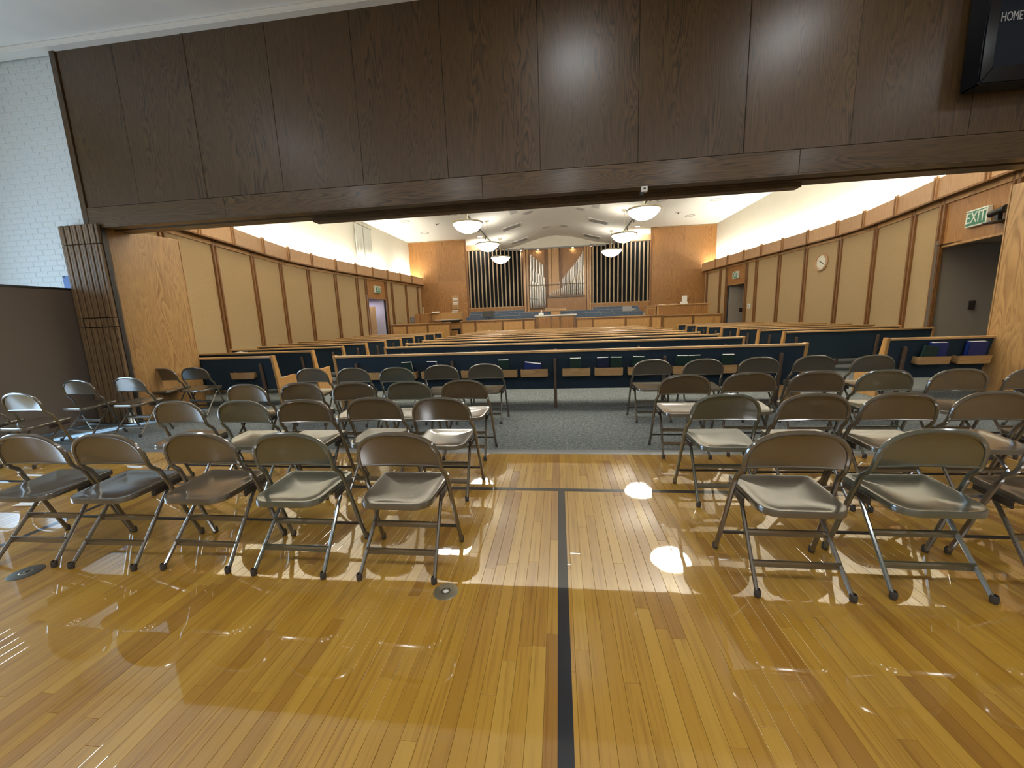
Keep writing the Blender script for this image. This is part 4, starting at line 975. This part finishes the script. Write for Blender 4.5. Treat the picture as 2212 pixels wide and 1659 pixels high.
RIGHT = [[(1.11, 1.88), (1.70, 1.91), (2.30, 1.90)],
         [(1.14, 2.77), (1.69, 2.75), (2.20, 2.74), (2.73, 2.74), (3.27, 2.76)],
         [(1.15, 3.70), (1.74, 3.76), (2.30, 3.74), (2.86, 3.75), (3.41, 3.72), (4.02, 3.74)],
         [(1.14, 4.93), (1.72, 4.87), (2.37, 4.92), (3.00, 4.96), (3.56, 4.86)]]
GREEN = {('L', 0, 1), ('R', 0, 1), ('R', 1, 0), ('L', 2, 1), ('L', 1, 3), ('R', 2, 3), ('L', 3, 2)}
for side, rows in (('L', LEFT), ('R', RIGHT)):
    for r, row in enumerate(rows):
        for k, (x, y) in enumerate(row):
            kind = 'green' if (side, r, k) in GREEN else 'taupe'
            z = 0.004 if y + .085 > YC + .2 else 0.001
            place_chair(x, y, random.uniform(-.02, .02), kind,
                        f'{"greenish" if kind == "green" else "taupe"} metal folding chair, {ORD[k]} from aisle, {"brick-wall" if side == "L" else "clock"} side, {ROWN[r]}', z)
for x, y, rz, lab in ((-6.16, 5.34, .03, 'taupe folding chair against the oak jamb, next to the folding door'), (-5.62, 5.36, .04, 'taupe folding chair between the oak jamb and the nearest side pew'),
                      (-6.10, 4.20, .0, 'taupe folding chair beside the brown divider, in front of the folding door'), (-5.56, 4.36, .0, 'taupe folding chair with blue reflection, in front of the folding door'),
                      (-5.54, 3.31, .0, 'taupe folding chair by itself beside the daylight patch'), (-6.10, 3.28, .0, 'taupe folding chair cut by the picture edge beside the divider')):
    place_chair(x, y, rz, 'taupe', lab, .004 if y > YC else .001)
place_chair(5.0, 4.62, .9, 'taupe', 'taupe folding chair turned aside in front of the oak jamb, scoreboard side', .004)

# ------------------------------------------------------------------ small things
for x, y, r, lab in ((-.58, 1.69, .062, 'round brass floor plate beside the aisle chair'), (-3.05, 1.68, .075, 'round dull floor plate beside the outermost chair')):
    f = empty('floor_plate', (x, y, .0005)); tag(f, lab, 'floor plate', 'floor plates')
    big = x > -1
    MB().lathe([(0, .003), (r * .9, .003), (r, .001), (r, 0)], 28).build('disc', 'brass_plate' if big else 'brass_dark', f, smooth=True)
    MB().lathe([(r * .28, .004), (r * .34, .005), (r * .4, .003)], 20).build('ring', 'brass_dark' if big else 'brass_plate', f, smooth=True)
    MB().lathe([(0, .0055), (r * .16, .005), (r * .2, .003)], 14).build('screw', 'metal_white' if big else 'brass_dark', f, smooth=True)
pa = empty('paper_slip', (-4.26, 2.45, .001)); tag(pa, 'crumpled white paper slip lying on the wood floor', 'paper')
MB().add([(-.1, -.03, .002), (.1, -.02, .004), (.11, .03, .02), (0, .035, .012), (-.1, .03, .003)], [(0, 1, 2, 3, 4)]).build('sheet', 'paper', pa)
# scoreboard on the header
sb = empty('scoreboard', (4.12, YH - .20, 3.45)); tag(sb, 'dark glossy scoreboard with the word HOME on the header', 'scoreboard')
MB().box(.06, 1.5, .0, .14, .09, 1.2).build('face', 'score_panel', sb)
MB().prism_y([(-.04, -.05), (1.6, -.05), (1.5, .10), (.07, .10)], -.03, .16).build('bottom_bezel', 'gloss_black', sb, bev=.01)
MB().prism_y([(-.04, -.05), (.07, .10), (.07, 1.2), (-.04, 1.3)], -.03, .16).build('side_bezel', 'gloss_black', sb, bev=.01)
MB().prism_y([(-.04, 1.3), (.07, 1.2), (1.5, 1.2), (1.6, 1.3)], -.03, .16).build('top_bezel', 'gloss_black', sb, bev=.01)
MB().prism_y([(1.5, .10), (1.6, -.05), (1.6, 1.3), (1.5, 1.2)], -.03, .16).build('side_bezel', 'gloss_black', sb, bev=.01)
hm = text('lettering', 'HOME', .108, 'score_text', sb, (.095, -.004, .52), (PI / 2, 0, 0), align='LEFT'); hm.scale = (.6, 1, 1)
# hall ceiling lights
HL = [(-5.2, 1.8), (0.3, 3.55), (3.1, 3.55), (-2.6, -1.2), (0.3, -1.2), (3.1, -1.2), (-5.4, -1.2), (5.9, -1.2), (5.9, 2.0), (-2.6, -4.2), (0.3, -4.2), (3.1, -4.2)]
for k, (x, y) in enumerate(HL):
    o = empty('ceiling_lamp', (x, y, 5.0)); tag(o, f'square hall ceiling lamp, {ORD[k]} counted over the hall ceiling', 'ceiling lamp', 'hall ceiling lamps')
    MB().box(-.32, .32, -.32, .32, -.06, 0).build('housing', 'metal_white', o, bev=.01)
    MB().box(-.28, .28, -.28, .28, -.066, -.058).build('diffuser', 'hall_lamp', o)
    strong = y < 0
    area_light('ceiling_lamp_light', (x, y, 4.92), .55, 32 if strong else 11, (0.93, 0.97, 1.0))
# outer shell, added to keep the sun out except at the window
struct(MB().box(-10.4, 10.4, -6.5, 23.6, 6.2, 6.35).build('sun_block_roof', 'hall_wall'), 'added cover over the building that blocks stray sun')
sh = MB().box(-10.4, -10.2, 5.0, 23.6, -.1, 6.3).box(10.2, 10.4, 5.0, 23.6, -.1, 6.3).box(-10.4, 10.4, 23.4, 23.6, -.1, 6.3).box(-10.4, -8.6, 5.0, 5.3, -.1, 6.3).box(8.6, 10.4, 5.0, 5.3, -.1, 6.3)
struct(sh.build('wall_outer_sun_block', 'hall_wall'), 'added outer walls that block stray sun')
